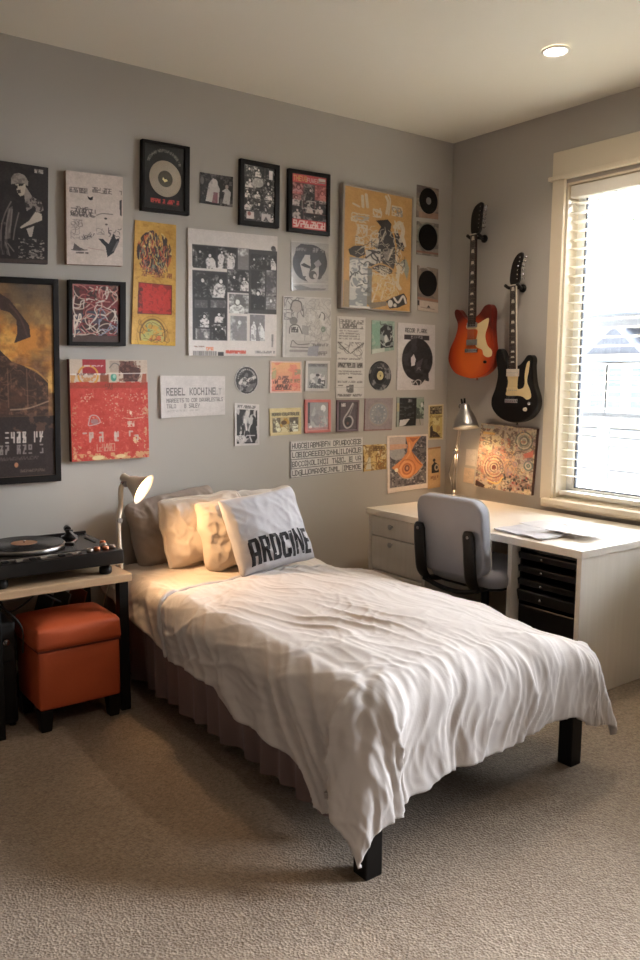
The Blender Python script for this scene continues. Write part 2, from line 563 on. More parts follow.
# recessed ceiling lights
M_LAMPGLOW = emission('downlight_lens', (1, .93, .82), 14)
def downlight(x, y, label, watts):
    t = thing('recessed_downlight', label, 'ceiling light', (x, y, H), 'recessed ceiling lights')
    bm = new()
    lathe(bm, [(.058, -.001), (.06, -.006), (.052, -.01), (.046, -.008), (.046, -.001)], (x, y, H), n=40, cap=False)
    obj('trim_ring', bm, M_WHITE, t, smooth=True)
    bm = new()
    lathe(bm, [(.0, -.0035), (.046, -.003), (.046, -.001), (0, -.001)], (x, y, H), n=40, cap=False)
    obj('lens', bm, M_LAMPGLOW, t, smooth=True)
    l = bpy.data.lights.new('downlight_beam', 'SPOT')
    l.energy = watts; l.color = (1, .82, .64); l.spot_size = R(140); l.spot_blend = .8; l.shadow_soft_size = .05
    lo = bpy.data.objects.new('downlight_beam', l); COL.objects.link(lo)
    lo.parent = t
    lo.location = (0, 0, -.02)
    return t
downlight(-.67, -1.245, 'small round recessed ceiling light shining near the window', 20)
downlight(-2.75, -3.3, 'round recessed ceiling light added out of view, away from the window', 14)  # unseen second light, added to warm the left of the floor

# ------------------------------------------------------------------ outside the window
M_SIDING = material('white_siding', rgb(178, 178, 178), 0.7, vary=(3, rgb(162, 163, 165), (1, .2, 40)))
M_SHINGLE = material('grey_shingles', rgb(48, 49, 52), 0.9, vary=(9, rgb(34, 35, 38), (1, 1, 6)), bump=(40, .4, .02))
M_GABLE = material('pale_gable_shingles', rgb(120, 122, 128), 0.9, vary=(9, rgb(96, 98, 105)))
M_PANE = material('dark_house_glass', rgb(110, 122, 130), 0.15, vary=(2, rgb(150, 160, 166)))
M_GUTTER = material('grey_gutter', rgb(150, 154, 160), 0.5, vary=(4, rgb(140, 145, 150)))
house = thing('neighbour_house', 'pale neighbouring house with a grey roof seen through the window', 'house', (8.5, 1, -.9))
bm = new(); box(bm, 7.0, 11, -7, 9, -.9, 2.3)
obj('wall', bm, M_SIDING, house)
bm = new(); rings(bm, [[(6.6, y, 2.28), (6.6, y, 2.36), (9.6, y, 4.1), (11.4, y, 2.36), (11.4, y, 2.28)] for y in (-7.3, 9.3)])
obj('roof', bm, M_SHINGLE, house)
obj('gutter', box(new(), 6.5, 6.6, -7.3, 9.3, 2.24, 2.36), M_GUTTER, house, bevel=.02)
bm = new(); rings(bm, [[(6.2, 2.6, 1.66), (6.2, 3.05, 2.05), (6.2, 3.5, 1.66)], [(7.0, 2.6, 1.66), (7.0, 3.05, 2.05), (7.0, 3.5, 1.66)]])
obj('gable', bm, M_GABLE, house)
obj('eave', box(new(), 6.1, 7.0, -2, 3.75, 1.60, 1.66), M_GUTTER, house, bevel=.01)
for y0, y1 in ((3.67, 3.88), (3.38, 3.58), (3.0, 3.21), (2.4, 2.62), (1.9, 2.1)):
    bm = new()
    box(bm, 6.93, 7.0, y0 - .07, y1 + .07, .86, 1.58)
    f = obj('window_frame', bm, M_WHITE, house, bevel=.01)
    bm = new()
    for k in range(4):
        box(bm, 6.92, 6.935, y0, y1, .94 + k * .15, .94 + k * .15 + .11)
    obj('pane', bm, M_PANE, f)
obj('ledge', box(new(), 6.85, 7.0, -2, 4.4, .68, .80), M_GUTTER, house, bevel=.01)
bm = new()
for k in range(6):
    box(bm, 6.93, 7.0, -.6, 3.53, -.1 + k * .125, -.1 + k * .125 + .1)
obj('garage_door', bm, M_SIDING, house, bevel=.012)
obj('post', box(new(), 6.85, 7.0, 3.56, 3.68, -.9, .68), M_WHITE, house, bevel=.01)
bm = new()
for k in range(6):
    box(bm, 6.94, 7.0, 3.72, 4.1, -.1 + k * .125, -.1 + k * .125 + .1)
obj('side_panel', bm, M_SIDING, house, bevel=.012)
struct('ground_outside', box(new(), .3, 30, -20, 25, -1.0, -.9), material('concrete_drive', rgb(196, 194, 190), .9, vary=(1.5, rgb(176, 176, 170))))  # ground made pale to bounce daylight up onto the ceiling

tree = thing('leafy_tree', 'small green tree rising beyond the neighbouring roof', 'tree', (12.6, 7.3, -.9))
bm = new(); tube(bm, [(12.6, 7.3, -.9), (12.65, 7.3, 2), (12.6, 7.35, 4.4)], [.14, .1, .04], 8)
obj('trunk', bm, material('bark', rgb(96, 84, 70), .9, bump=(30, .5, .02)), tree)
bm = new()
rs = random.Random(4)
for k in range(900):
    while True:
        p = Vector((rs.uniform(-1, 1), rs.uniform(-1, 1), rs.uniform(-1, 1)))
        if .3 < p.length < 1:
            break
    c = Vector((12.6 + p.x * 1.0, 7.3 + p.y * .75, 3.9 + p.z * 1.1))
    u = Vector((rs.gauss(0, 1), rs.gauss(0, 1), rs.gauss(0, 1))).normalized()
    v = u.orthogonal().normalized()
    s = rs.uniform(.06, .12)
    bm.faces.new([bm.verts.new(c + u * s), bm.verts.new(c + v * s * .5), bm.verts.new(c - u * s), bm.verts.new(c - v * s * .5)])
obj('foliage', bm, material('leaf_green', rgb(120, 160, 96), .6, vary=(3, rgb(84, 128, 70))), tree, fix=False)

# sky
w = bpy.data.worlds.new('overcast_sky'); scene.world = w; w.use_nodes = True
nt = w.node_tree
bg = nt.nodes['Background']
SKY = 27.0
tc = nt.nodes.new('ShaderNodeTexCoord'); sep = nt.nodes.new('ShaderNodeSeparateXYZ'); cr = nt.nodes.new('ShaderNodeValToRGB')
cr.color_ramp.elements[0].position = 0.0; cr.color_ramp.elements[0].color = (.95, .97, 1, 1)
cr.color_ramp.elements[1].position = 0.9; cr.color_ramp.elements[1].color = (.72, .84, 1, 1)
nt.links.new(tc.outputs['Generated'], sep.inputs[0]); nt.links.new(sep.outputs['Z'], cr.inputs['Fac']); nt.links.new(cr.outputs['Color'], bg.inputs['Color'])
# hazy sun side of the sky lies beyond the neighbouring house: the sky overhead and behind us is much dimmer
mr = nt.nodes.new('ShaderNodeMapRange'); mr.interpolation_type = 'SMOOTHSTEP'
mr.inputs['From Min'].default_value = -.25; mr.inputs['From Max'].default_value = .55
mr.inputs['To Min'].default_value = 1.2; mr.inputs['To Max'].default_value = SKY
nt.links.new(sep.outputs['X'], mr.inputs['Value']); nt.links.new(mr.outputs['Result'], bg.inputs['Strength'])
for a, b in ((WY0, WY1), (V0, V1)):
    pl = bpy.data.lights.new('window_daylight_portal', 'AREA')
    pl.shape = 'RECTANGLE'; pl.size = a - b; pl.size_y = WZ1 - WZ0; pl.cycles.is_portal = True
    po = bpy.data.objects.new('window_daylight_portal', pl); COL.objects.link(po)
    po.location = (.155, (a + b) / 2, (WZ0 + WZ1) / 2); po.rotation_euler = (R(90), 0, R(90))

# ------------------------------------------------------------------ bed
BXL, BXR, BYH, BYF, BZ = -2.215, -1.225, -.06, -1.925, .50

def fabric(name, c1, c2, bumpscale=420, rough=.85):
    m = material(name, c1, rough, vary=(7, c2), bump=(bumpscale, .25, .0012), spec=.2, sheen=.15)
    return m
M_LINEN = fabric('white_linen', rgb(202, 195, 191), rgb(192, 184, 179))
M_SHEET = fabric('cream_sheet', rgb(206, 194, 182), rgb(196, 184, 172))
M_SKIRT = fabric('mauve_skirt_cloth', rgb(142, 122, 120), rgb(126, 107, 105))
M_MATT = fabric('mattress_ticking', rgb(205, 200, 196), rgb(196, 190, 186))

bed = thing('single_bed', 'single bed with black square legs and mauve skirt along the back wall', 'bed', ((BXL + BXR) / 2, (BYH + BYF) / 2, 0))
obj('mattress', box(new(), BXL + .02, BXR - .02, BYF + .02, BYH, .32, BZ - .06), M_MATT, bed, bevel=.05, seg=4)
obj('bed_frame', box(new(), BXL + .03, BXR - .03, BYF + .03, BYH, .24, .318), M_WOODBLACK, bed, bevel=.006)
for x, y in ((-2.25, -1.967), (-1.243, -1.884), (-2.18, -.13), (-1.26, -.13)):
    obj('leg', box(new(), x - .029, x + .029, y - .029, y + .029, 0, .262), M_WOODBLACK, bed, bevel=.004)

def skirt(pts, z0, z1, seed, fold=.012):
    """pleated cloth strip hanging along a path"""
    rs = random.Random(seed)
    path = []
    for (a, b) in zip(pts[:-1], pts[1:]):
        a, b = Vector(a), Vector(b)
        n = int((b - a).length / .008)
        d = (b - a).normalized(); nn = Vector((d.y, -d.x))
        for k in range(n):
            path.append((a + (b - a) * k / n, nn, (b - a).length * k / n))
    verts, faces = [], []
    NZ = 12
    for (p, nn, s) in path:
        ph = s * 2 * PI / .115 + 3.6 * mnoise.noise((s * 3.4, seed, 0))
        for j in range(NZ + 1):
            t = j / NZ
            o = fold * (.25 + .95 * t) * (math.sin(ph) + .5 * math.sin(ph * .43 + 1) + .5 * mnoise.noise((s * 14, t * 1.5, seed))) + .012 * t
            zz = z1 + (z0 - z1) * t + (.006 * mnoise.noise((s * 9, 3, seed)) if j == NZ else 0)
            verts.append((p.x + nn.x * o, p.y + nn.y * o, zz))
    for i in range(len(path) - 1):
        for j in range(NZ):
            a = i * (NZ + 1) + j
            faces.append((a, a + 1, a + NZ + 2, a + NZ + 1))
    me = bpy.data.meshes.new('bed_skirt'); me.from_pydata(verts, [], faces)
    return me
sk = link_mesh('bed_skirt', skirt([(BXL - .008, BYF + .12), (BXL - .008, BYH)], .05, .415, 2), M_SKIRT, bed, True)
sk2 = link_mesh('bed_skirt', skirt([(BXR + .008, BYH), (BXR + .008, BYF + .55)], .05, .415, 5), M_SKIRT, bed, True)

def ridge(p, k=2.0):
    return (1 - abs(mnoise.noise(p)) * 1.6) if k == 1 else max(0.0, 1 - abs(mnoise.noise(p)) * 2.2) ** k

def lerp_table(t, x):
    if x <= t[0][0]:
        return t[0][1]
    for (a, b), (c, d) in zip(t[:-1], t[1:]):
        if x <= c:
            return b + (d - b) * (x - a) / (c - a)
    return t[-1][1]

def drape(name, x0, x1, y0, y1, top, dropL, dropR, dropF, R_=.07, flareS=.06, flareC=.3, nx=150, ny=220, no=46, wr=1.0, seed=0, thick=.012, mat=None, headroll=0.0, headslant=0.0, sag=0.0):
    """cloth laid over a box: top x0..x1, head y1, foot y0; drop* give the overhang along each side"""
    xs = [('L', 1 - k / no) for k in range(no)] + [('T', k / nx) for k in range(nx + 1)] + [('R', (k + 1) / no) for k in range(no)]
    ys = [('T', k / ny) for k in range(ny + 1)] + ([('F', (k + 1) / no) for k in range(no)] if dropF else [])
    verts, base, cloth = [], [], []
    for kx, tx in xs:
        for ky, ty in ys:
            X = x0 + (x1 - x0) * (tx if kx == 'T' else (0 if kx == 'L' else 1))
            yh = y1 - headslant * (tx if kx == 'L' else 0)
            Y = yh + (y0 - yh) * (ty if ky == 'T' else 1)
            dx = dy = 0.0
            if kx == 'L':
                dx = tx * lerp_table(dropL, Y)
            elif kx == 'R':
                dx = tx * lerp_table(dropR, Y)
            if ky == 'F':
                dy = ty * lerp_table(dropF, X)
            d = (dx ** 3 + dy ** 3) ** (1 / 3) if dx * dy > 0 else dx + dy
            corner = 0.0
            if d > 1e-6:
                hh = math.hypot(dx, dy)
                ux, uy = (dx / hh) * (-1 if kx == 'L' else 1), -dy / hh
                corner = 2 * min(dx, dy) / (dx + dy + 1e-9)
            else:
                ux = uy = 0.0
            a = R_ * PI / 2
            if d < a:
                th = d / R_
                out, dz = R_ * math.sin(th), R_ * (1 - math.cos(th))
            else:
                fl = flareS + (flareC - flareS) * corner
                e = d - a
                out, dz = R_ + fl * e, R_ + e * math.sqrt(1 - fl * fl)
            # the top is crowned and softly quilted
            u = (X - x0) / (x1 - x0) * 2 - 1
            crown = .018 * (1 - u * u) - sag * max(0, u) ** 2 * (1 + .75 * math.exp(-((Y - y0) / .38) ** 2))
            cx, cy = X + ux * 0, Y
            ex, ey = X + (ux * dx if kx != 'T' else 0), Y + (uy * dy if dy else 0)
            P = Vector((X + ux * out, Y + uy * out, top + crown - dz))
            # inset so that the rounded edge starts inside the box edge
            verts.append(P)
            cloth.append((X + (-dx if kx == 'L' else dx), Y - dy, d, corner, kx, ky))
    m, n = len(xs), len(ys)
    faces = [(i * n + j, i * n + j + 1, (i + 1) * n + j + 1, (i + 1) * n + j) for i in range(m - 1) for j in range(n - 1)]
    me = bpy.data.meshes.new(name); me.from_pydata([tuple(v) for v in verts], [], faces); me.update()
    nr = np.empty(len(verts) * 3); me.vertices.foreach_get('normal', nr); nr = nr.reshape(-1, 3)
    out = []
    for v, nn, (cx, cy, d, corner, kx, ky) in zip(verts, nr, cloth):
        nn = Vector(nn)
        if nn.z < -.3 and d < .02:
            nn = -nn
        w = .3 * mnoise.noise((cx * 5, cy * 5, seed)); w2 = .3 * mnoise.noise((cx * 5, cy * 5, seed + 9))
        h = (.016 * mnoise.noise((cx * 3.2, cy * 3.2, seed + 1)) + .007 * mnoise.noise((cx * 8, cy * 6, seed + 21))) * wr
        # long soft creases running down the bed, slightly diagonal
        q = (cx * 11 + cy * 2.5 + w * 2.0, cy * 2.6 + w2 * 2, seed + 2)
        h += .0085 * wr * ridge(q, 2.2) * (.35 + .65 * mnoise.noise((cx * 2.3, cy * 2.3, seed + 3)) ** 2 * 3)
        q = (cx * 26 + w * 4, cy * 8 - cx * 6 + w2 * 4, seed + 4)
        h += .0035 * wr * ridge(q, 2) * (.4 + max(0, mnoise.noise((cx * 4, cy * 4, seed + 5))))
        q = (cx * 9 - cy * 13 + w * 3, cy * 5 + cx * 4, seed + 11)
        h += .004 * wr * ridge(q, 2.4) * max(0, .3 + mnoise.noise((cx * 3, cy * 3, seed + 12)))
        f = min(1, d / .16)
        if dropF and ky == 'F' and corner < .98:
            # falling folds over the foot end
            k = (1 - corner)
            sl = 5.5 * mnoise.noise((cx * 1.6, seed, 2)) + 2.0
            ph = cx * 10 + d * sl + 2.2 * w
            am = .45 + .9 * abs(mnoise.noise((cx * 3.4, d * 2, seed + 30)))
            h += k * f * wr * am * (.026 * mnoise.noise((ph, d * 2.2, seed + 6)) + .017 * ridge((ph * 1.5, d * 3.2, seed + 7), 1.8) + .007 * ridge((ph * 3.1 + 2 * w2, d * 8, seed + 31), 2.2))
            h += k * wr * .016 * math.sin(min(1, d / .33) * PI)
        if kx == 'L':
            k = (1 - corner)
            diag = cy * 7 + d * 7
            near = math.exp(-((cy - y0) / .55) ** 2) if dropF else .3
            h += k * f * wr * (.014 * mnoise.noise((diag * .8, d * 3 - cy, seed + 8)) + (.008 + .016 * near) * ridge((diag * 1.15 + w, d * 3 + cy, seed + 10), 1.6))
        if kx == 'R':
            h += (1 - corner) * f * wr * .018 * mnoise.noise((cy * 12, d * 2, seed + 13))
        if corner > 0:
            ang = corner
            h += min(1, d / .2) * .022 * wr * mnoise.noise((ang * 2.4 + (3 if kx == 'L' else 8), d * 2.2, seed + 14))
        # puffy rolled border at the head edge
        if headroll and ky == 'T':
            e = (y1 - cy)
            if e < .09:
                t = e / .09
                h += headroll * (math.sqrt(max(0, 1 - (1 - t) ** 2)) - 1 + .15 * mnoise.noise((cx * 9, 1, seed)))
                h += .004 * mnoise.noise((cx * 14, e * 30, seed + 2))
        out.append(v + nn * h)
    me.vertices.foreach_set('co', np.array([tuple(p) for p in out]).ravel()); me.update()
    o = link_mesh(name, me, mat, None, True)
    if thick:
        sd = o.modifiers.new('cloth_thickness', 'SOLIDIFY'); sd.thickness = thick; sd.offset = -1
    return o

sheet_o = drape('flat_sheet', BXL + .035, BXR - .035, -.80, BYH - .02, BZ - .002,
    [(-1.1, .13), (-.75, .235), (-.62, .205), (-.45, .185), (-.25, .15), (-.05, .14)], [(-1.1, .12), (0, .12)], None,
    R_=.075, flareS=.2, nx=110, ny=130, no=26, wr=.9, seed=20, thick=.006, mat=M_SHEET, sag=.03)
tag(sheet_o, 'cream bed sheet showing between the pillows and the white duvet', 'sheet')

duvet = drape('duvet', BXL + .035, BXR - .035, BYF + .05, -.67, BZ + .018,
    [(-1.9, .40), (-1.84, .44), (-1.78, .43), (-1.73, .37), (-1.65, .345), (-1.5, .33), (-1.3, .335), (-1.2, .27), (-1.0, .27), (-.85, .285), (-.75, .31), (-.67, .29)],
    [(-1.9, .30), (-1.75, .28), (-1.6, .26), (-.67, .25)],
    [(-2.2, .42), (-2.12, .385), (-2.05, .39), (-1.99, .365), (-1.86, .37), (-1.69, .37), (-1.5, .32), (-1.38, .30), (-1.29, .325), (-1.2, .325)],
    R_=.10, flareS=.07, flareC=.30, wr=1.0, seed=3, thick=.02, mat=M_LINEN, headroll=.022, headslant=.15, sag=.04)
nn_ = len([0 for k in range(220 + 1 + 46)])
pv = [Vector(duvet.data.vertices[i * nn_].co) + duvet.location for i in range(len(duvet.data.vertices) // nn_)]
hem = []
for i in range(2, len(pv) - 2, 3):
    q = pv[i]
    hem.append(q + Vector((0, .004, .006 + .004 * mnoise.noise((i * .09, 4, 1)))))
bm = new(); tube(bm, hem, [.0115 + .003 * mnoise.noise((i * .3, 2, 2)) for i in range(len(hem))], 10)
obj('hem_border', bm, fabric('white_hem_cloth', rgb(192, 187, 186), rgb(182, 177, 175)), duvet, smooth=True)
tag(duvet, 'rumpled white linen duvet spread over the bed, hanging past its foot', 'duvet')

# ------------------------------------------------------------------ pillows
def pillow_fn(W, Hh, T, sag=.25, pinch=.06, flange=0.0, seed=0, wr=1.0, rnd=.11):
    def f(u, v, side):
        cr_ = 1 - rnd * abs(u * v) ** 5
        uu, vv = u * (1 + flange), v * (1 + flange)
        x = W / 2 * u * (1 - pinch * (1 - v * v)) * cr_ + .008 * wr * mnoise.noise((v * 2.2, u, seed + 4))
        y = Hh / 2 * v * (1 - pinch * (1 - u * u)) * cr_ + .008 * wr * mnoise.noise((u * 2.2, v, seed + 5))
        a = max(0, 1 - uu * uu) * max(0, 1 - vv * vv)
        t = T / 2 * a ** .42 * (1 - sag * v)
        t += .004 * (1 if flange else .2)
        n = .012 * mnoise.noise((x * 7, y * 7, seed + side)) + .007 * ridge((x * 12 + y * 5 + seed, y * 9, side * 3 + seed), 2)
        n += .0035 * ridge((x * 24 - y * 10 + seed, y * 20 + x * 6, side + seed), 2.2)
        n += .006 * ridge((x * 5 + seed, y * 22 + x * 14, side + seed * 2), 2.5) * (abs(u) ** 2)
        t += n * wr * min(1, a * 4 + .15)
        return x, y + Hh / 2, side * t
    return f

def pillow(name, fn, M, mat, label, group, N=56):
    verts, faces = [], []
    idx = {}
    for side in (1, -1):
        for i in range(N + 1):
            for j in range(N + 1):
                u, v = -math.cos(PI * i / N) * .35 + (2 * i / N - 1) * .65, -math.cos(PI * j / N) * .35 + (2 * j / N - 1) * .65
                edge = i in (0, N) or j in (0, N)
                if edge and side == -1:
                    idx[(side, i, j)] = idx[(1, i, j)]
                    continue
                x, y, z = fn(u, v, side)
                if edge:
                    z = 0
                idx[(side, i, j)] = len(verts)
                verts.append(M @ Vector((x, y, z)))
        for i in range(N):
            for j in range(N):
                q = [idx[(side, i, j)], idx[(side, i + 1, j)], idx[(side, i + 1, j + 1)], idx[(side, i, j + 1)]]
                faces.append(q if side == 1 else q[::-1])
    me = bpy.data.meshes.new(name); me.from_pydata([tuple(v) for v in verts], [], faces); me.update()
    o = link_mesh(name, me, mat, None, True)
    return tag(o, label, 'pillow', group)

def pil_matrix(bc, lean, yaw=0, roll=0):
    """local x = width, y = up the pillow, z = front; bc = bottom centre; lean back in degrees from upright"""
    return Matrix.Translation(bc) @ Matrix.Rotation(R(yaw), 4, 'Z') @ Matrix.Rotation(R(90 - lean), 4, 'X') @ Matrix.Rotation(R(roll), 4, 'Z')

M_PIL1 = fabric('shaded_linen_pillowcase', rgb(164, 150, 139), rgb(152, 138, 127))  # grey-brown linen, darkened in its colour for the dim back row
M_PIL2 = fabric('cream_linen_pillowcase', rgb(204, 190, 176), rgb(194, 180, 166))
M_PIL3 = fabric('oatmeal_pillowcase', rgb(192, 178, 164), rgb(182, 167, 152))
M_PIL4 = fabric('pale_grey_woven_cover', rgb(178, 176, 179), rgb(166, 164, 168), 900)
M_PIL5 = fabric('white_cotton_pillowcase', rgb(196, 188, 179), rgb(186, 178, 169))
GP = 'pillows at the head of the bed'
pillow('pillow', pillow_fn(.48, .33, .15, seed=1, wr=1.8), pil_matrix((-1.865, -.135, .50), 12, 0, 8), M_PIL1, 'dim taupe linen pillow at the back, leftmost, touching the wall beside the lamp', GP)
pillow('pillow', pillow_fn(.37, .335, .13, seed=7, wr=1.8), pil_matrix((-1.47, -.31, .505), 17, 0, 1), M_PIL5, 'white pillow at the back right, mostly hidden behind the lettered cushion', GP)
pillow('pillow', pillow_fn(.44, .34, .14, flange=.09, seed=3, wr=1.8), pil_matrix((-1.835, -.345, .505), 17, -4, 3), M_PIL2, 'cream flanged linen pillow, second from the left', GP)
pillow('pillow', pillow_fn(.44, .335, .13, pinch=.09, seed=5, wr=1.8), pil_matrix((-1.725, -.498, .512), 19, -2, 3), M_PIL3, 'oatmeal pillow directly behind the lettered grey cushion', GP)
fnD = pillow_fn(.405, .355, .135, pinch=.06, seed=9, wr=.8, rnd=.03)
MD = pil_matrix((-1.675, -.668, .530), 24, 1, 5)
cush = pillow('lettered_cushion', fnD, MD, M_PIL4, 'pale grey square cushion printed with black capital letters', GP)
cush['category'] = 'cushion'
# lettering follows the cushion surface
GLY = {
 'A': [[(0, 0), (1.5, 0), (1.5, 7.3), (0, 6.9)], [(2.5, 0), (4, 0), (4, 6.9), (2.5, 7.3)], [(0, 6.9), (4, 6.9), (3.5, 8), (.5, 8)], [(1, 2.6), (3, 2.6), (3, 3.8), (1, 3.8)]],
 'R': [[(0, 0), (1.5, 0), (1.5, 8), (0, 8)], [(1.2, 6.8), (3.6, 6.8), (3.2, 8), (1.2, 8)], [(2.5, 4), (4, 4.4), (4, 7.3), (2.5, 7.3)], [(1.2, 3.3), (3.5, 3.3), (3.9, 4.5), (1.2, 4.5)], [(1.5, 3.4), (2.8, 3.4), (4.1, 0), (2.8, 0)]],
 'D': [[(0, 0), (1.5, 0), (1.5, 8), (0, 8)], [(1.2, 6.8), (3.9, 6.8), (3.3, 8), (1.2, 8)], [(1.2, 0), (3.3, 0), (3.9, 1.2), (1.2, 1.2)], [(2.5, .9), (4, .9), (4, 7.1), (2.5, 7.1)]],
 'C': [[(0, .8), (1.5, .8), (1.5, 7.2), (0, 7.2)], [(0, 6.8), (4, 6.8), (3.4, 8), (.6, 8)], [(.6, 0), (3.4, 0), (4, 1.2), (0, 1.2)], [(2.5, 5.3), (4, 5.3), (4, 7.1), (2.5, 7.1)], [(2.5, .9), (4, .9), (4, 2.7), (2.5, 2.7)]],
 'I': [[(0, 0), (1.5, 0), (1.5, 8), (0, 8)]],
 'N': [[(0, 0), (1.2, 0), (1.2, 8), (0, 8)], [(2.8, 0), (4, 0), (4, 8), (2.8, 8)], [(1.1, 8), (1.1, 5.2), (2.9, 0), (2.9, 2.8)]],
 'E': [[(0, 0), (1.5, 0), (1.5, 8), (0, 8)], [(1.2, 6.8), (3.6, 6.8), (3.6, 8), (1.2, 8)], [(1.2, 3.4), (3.2, 3.4), (3.2, 4.6), (1.2, 4.6)], [(1.2, 0), (3.6, 0), (3.6, 1.2), (1.2, 1.2)]]}
verts, faces = [], []
adv, x = {'I': 2.0}, 0
word = 'ARDCINE'
tot = sum(adv.get(c, 4.45) for c in word)
rsl = random.Random(3)
for c in word:
    for q in GLY[c]:
        n = 7
        b0 = len(verts)
        for i in range(n + 1):
            for j in range(n + 1):
                s, t = i / n, j / n
                a = Vector((*q[0], 0)) * (1 - s) * (1 - t) + Vector((*q[1], 0)) * s * (1 - t) + Vector((*q[2], 0)) * s * t + Vector((*q[3], 0)) * (1 - s) * t
                u = -.80 + 1.72 * (x + a.x) / tot
                v = -.84 + .66 * a.y / 8 + .02 * math.sin(x * 1.7)
                px, py, pz = fnD(u, v, 1)
                verts.append(MD @ Vector((px, py, pz + .0016)))
        for i in range(n):
            for j in range(n):
                k = b0 + i * (n + 1) + j
                faces.append((k, k + 1, k + n + 2, k + n + 1))
    x += adv.get(c, 4.45)
me = bpy.data.meshes.new('printed_letters'); me.from_pydata([tuple(v) for v in verts], [], faces)
lt = link_mesh('printed_letters', me, fabric('black_print', rgb(26, 25, 27), rgb(40, 39, 42)), cush)
lt['label'] = 'black printed capital letters'

# ------------------------------------------------------------------ bedside table with turntable
M_TABLE = material('pale_birch', rgb(206, 176, 142), 0.5, vary=(5, rgb(188, 154, 118), (1, 14, 14)), bump=(60, .05, .001))
M_DARKLEG = material('dark_table_leg', rgb(14, 12, 11), 0.5, spec=.3, bump=(90, .1, .001))
TX0, TX1, TY0, TY1, TZ = -2.95, -2.312, -.56, -.05, .578
tb = thing('bedside_table', 'birch topped side table with dark legs left of the bed', 'table', ((TX0 + TX1) / 2, (TY0 + TY1) / 2, 0))
obj('table_top', box(new(), TX0, TX1, TY0, TY1, TZ - .032, TZ), M_TABLE, tb, bevel=.004)
for x in (-2.835, TX1 - .022):
    for y in (TY0 + .055, TY1 - .04):
        obj('leg', box(new(), x - .02, x + .02, y - .02, y + .02, 0, TZ - .032), M_DARKLEG, tb, bevel=.003)
obj('apron', box(new(), -2.81, TX1 - .07, TY1 - .06, TY1 - .045, TZ - .1, TZ - .032), M_DARKLEG, tb, bevel=.002)

M_TT = material('turntable_black', rgb(13, 11, 11), 0.32, bump=(200, .06, .0006))
M_TTP = material('turntable_plate', rgb(42, 36, 33), 0.25, vary=(12, rgb(24, 21, 20)))
M_VINYL = material('vinyl_black', rgb(16, 15, 16), 0.24, vary=(40, rgb(24, 23, 24)))
M_TAN = material('tan_record_label', rgb(176, 128, 96), 0.6, vary=(30, rgb(160, 112, 82)))
tt = thing('turntable', 'black turntable with a record on its platter on the side table', 'turntable', (-2.59, -.34, TZ))
X0, X1, Y0, Y1, ZB, ZT = -2.853, -2.338, -.548, -.135, TZ + .042, TZ + .098
obj('plinth', box(new(), X0, X1, Y0, Y1, ZB, ZT), M_TT, tt, bevel=.006, seg=3)
obj('deck_plate', box(new(), X0 + .012, X1 - .012, Y0 + .075, Y1 - .012, ZT, ZT + .003), M_TTP, tt, bevel=.001)
for x in (X0 + .05, X1 - .06):
    for y in (Y0 + .05, Y1 - .05):
        bm = new(); lathe(bm, [(0, TZ), (.021, TZ), (.025, TZ + .006), (.025, TZ + .026), (.018, TZ + .032), (.018, ZB + .002), (0, ZB + .002)], (x, y, 0), n=20, cap=False)
        obj('foot', bm, M_BLACK, tt, smooth=True)
pc = (X0 + .195, (Y0 + Y1) / 2 + .03)
bm = new(); lathe(bm, [(0, ZT + .004), (.155, ZT + .004), (.158, ZT + .008), (.158, ZT + .018), (.154, ZT + .021), (0, ZT + .021)], (*pc, 0), n=64, cap=False)
pt = obj('platter', bm, M_STEEL, tt, smooth=True, angle=30)
for p in pt.data.polygons: p.use_smooth = True
bm = new(); lathe(bm, [(0, ZT + .022)] + [(.151, ZT + .022)] + [(.151, ZT + .0245)] + [(r, ZT + .0245 + .0006 * (k % 2)) for k, r in enumerate(np.linspace(.148, .055, 30))] + [(.05, ZT + .0245), (0, ZT + .0245)], (*pc, 0), n=64, cap=False)
rec = obj('vinyl_record', bm, M_VINYL, None)
tag(rec, 'black vinyl record with tan label on the turntable platter', 'record')
bm = new(); lathe(bm, [(0, ZT + .0247), (.05, ZT + .0247), (.05, ZT + .0258), (0, ZT + .0258)], (*pc, 0), n=40, cap=False)
obj('record_label', bm, M_TAN, rec)
bm = new(); lathe(bm, [(0, ZT + .0258), (.0035, ZT + .0258), (.003, ZT + .036), (0, ZT + .037)], (*pc, 0), n=12, cap=False)
obj('spindle', bm, M_CHROME, tt, smooth=True)
# tonearm
ax, ay = X1 - .105, Y1 - .085
ta_z = ZT + .036
bm = new(); lathe(bm, [(0, ZT + .003), (.034, ZT + .003), (.034, ZT + .014), (.022, ZT + .016), (.015, ZT + .028), (.017, ZT + .040), (0, ZT + .042)], (ax, ay, 0), n=28, cap=False)
obj('tonearm_base', bm, M_TT, tt, smooth=True)
bm = new(); tube(bm, spline([(ax + .012, ay + .06, ta_z), (ax, ay, ta_z), (ax - .012, ay - .08, ta_z), (ax - .03, ay - .17, ta_z - .004), (ax - .065, ay - .205, ta_z - .01)], 6), .0045, 8)
arm = obj('tonearm', bm, M_CHROME, tt, smooth=True)
bm = new(); tube(bm, [(ax + .006, ay + .03, ta_z), (ax + .013, ay + .066, ta_z)], .014, 16)
obj('counterweight', bm, M_TT, arm, smooth=False, bevel=.002)
bm = new(); box(bm, -.011, .011, -.02, .016, -.006, .006, Matrix.Translation((ax - .075, ay - .212, ta_z - .012)) @ Matrix.Rotation(R(55), 4, 'Z'))
obj('headshell', bm, M_BLACK, arm, bevel=.002)
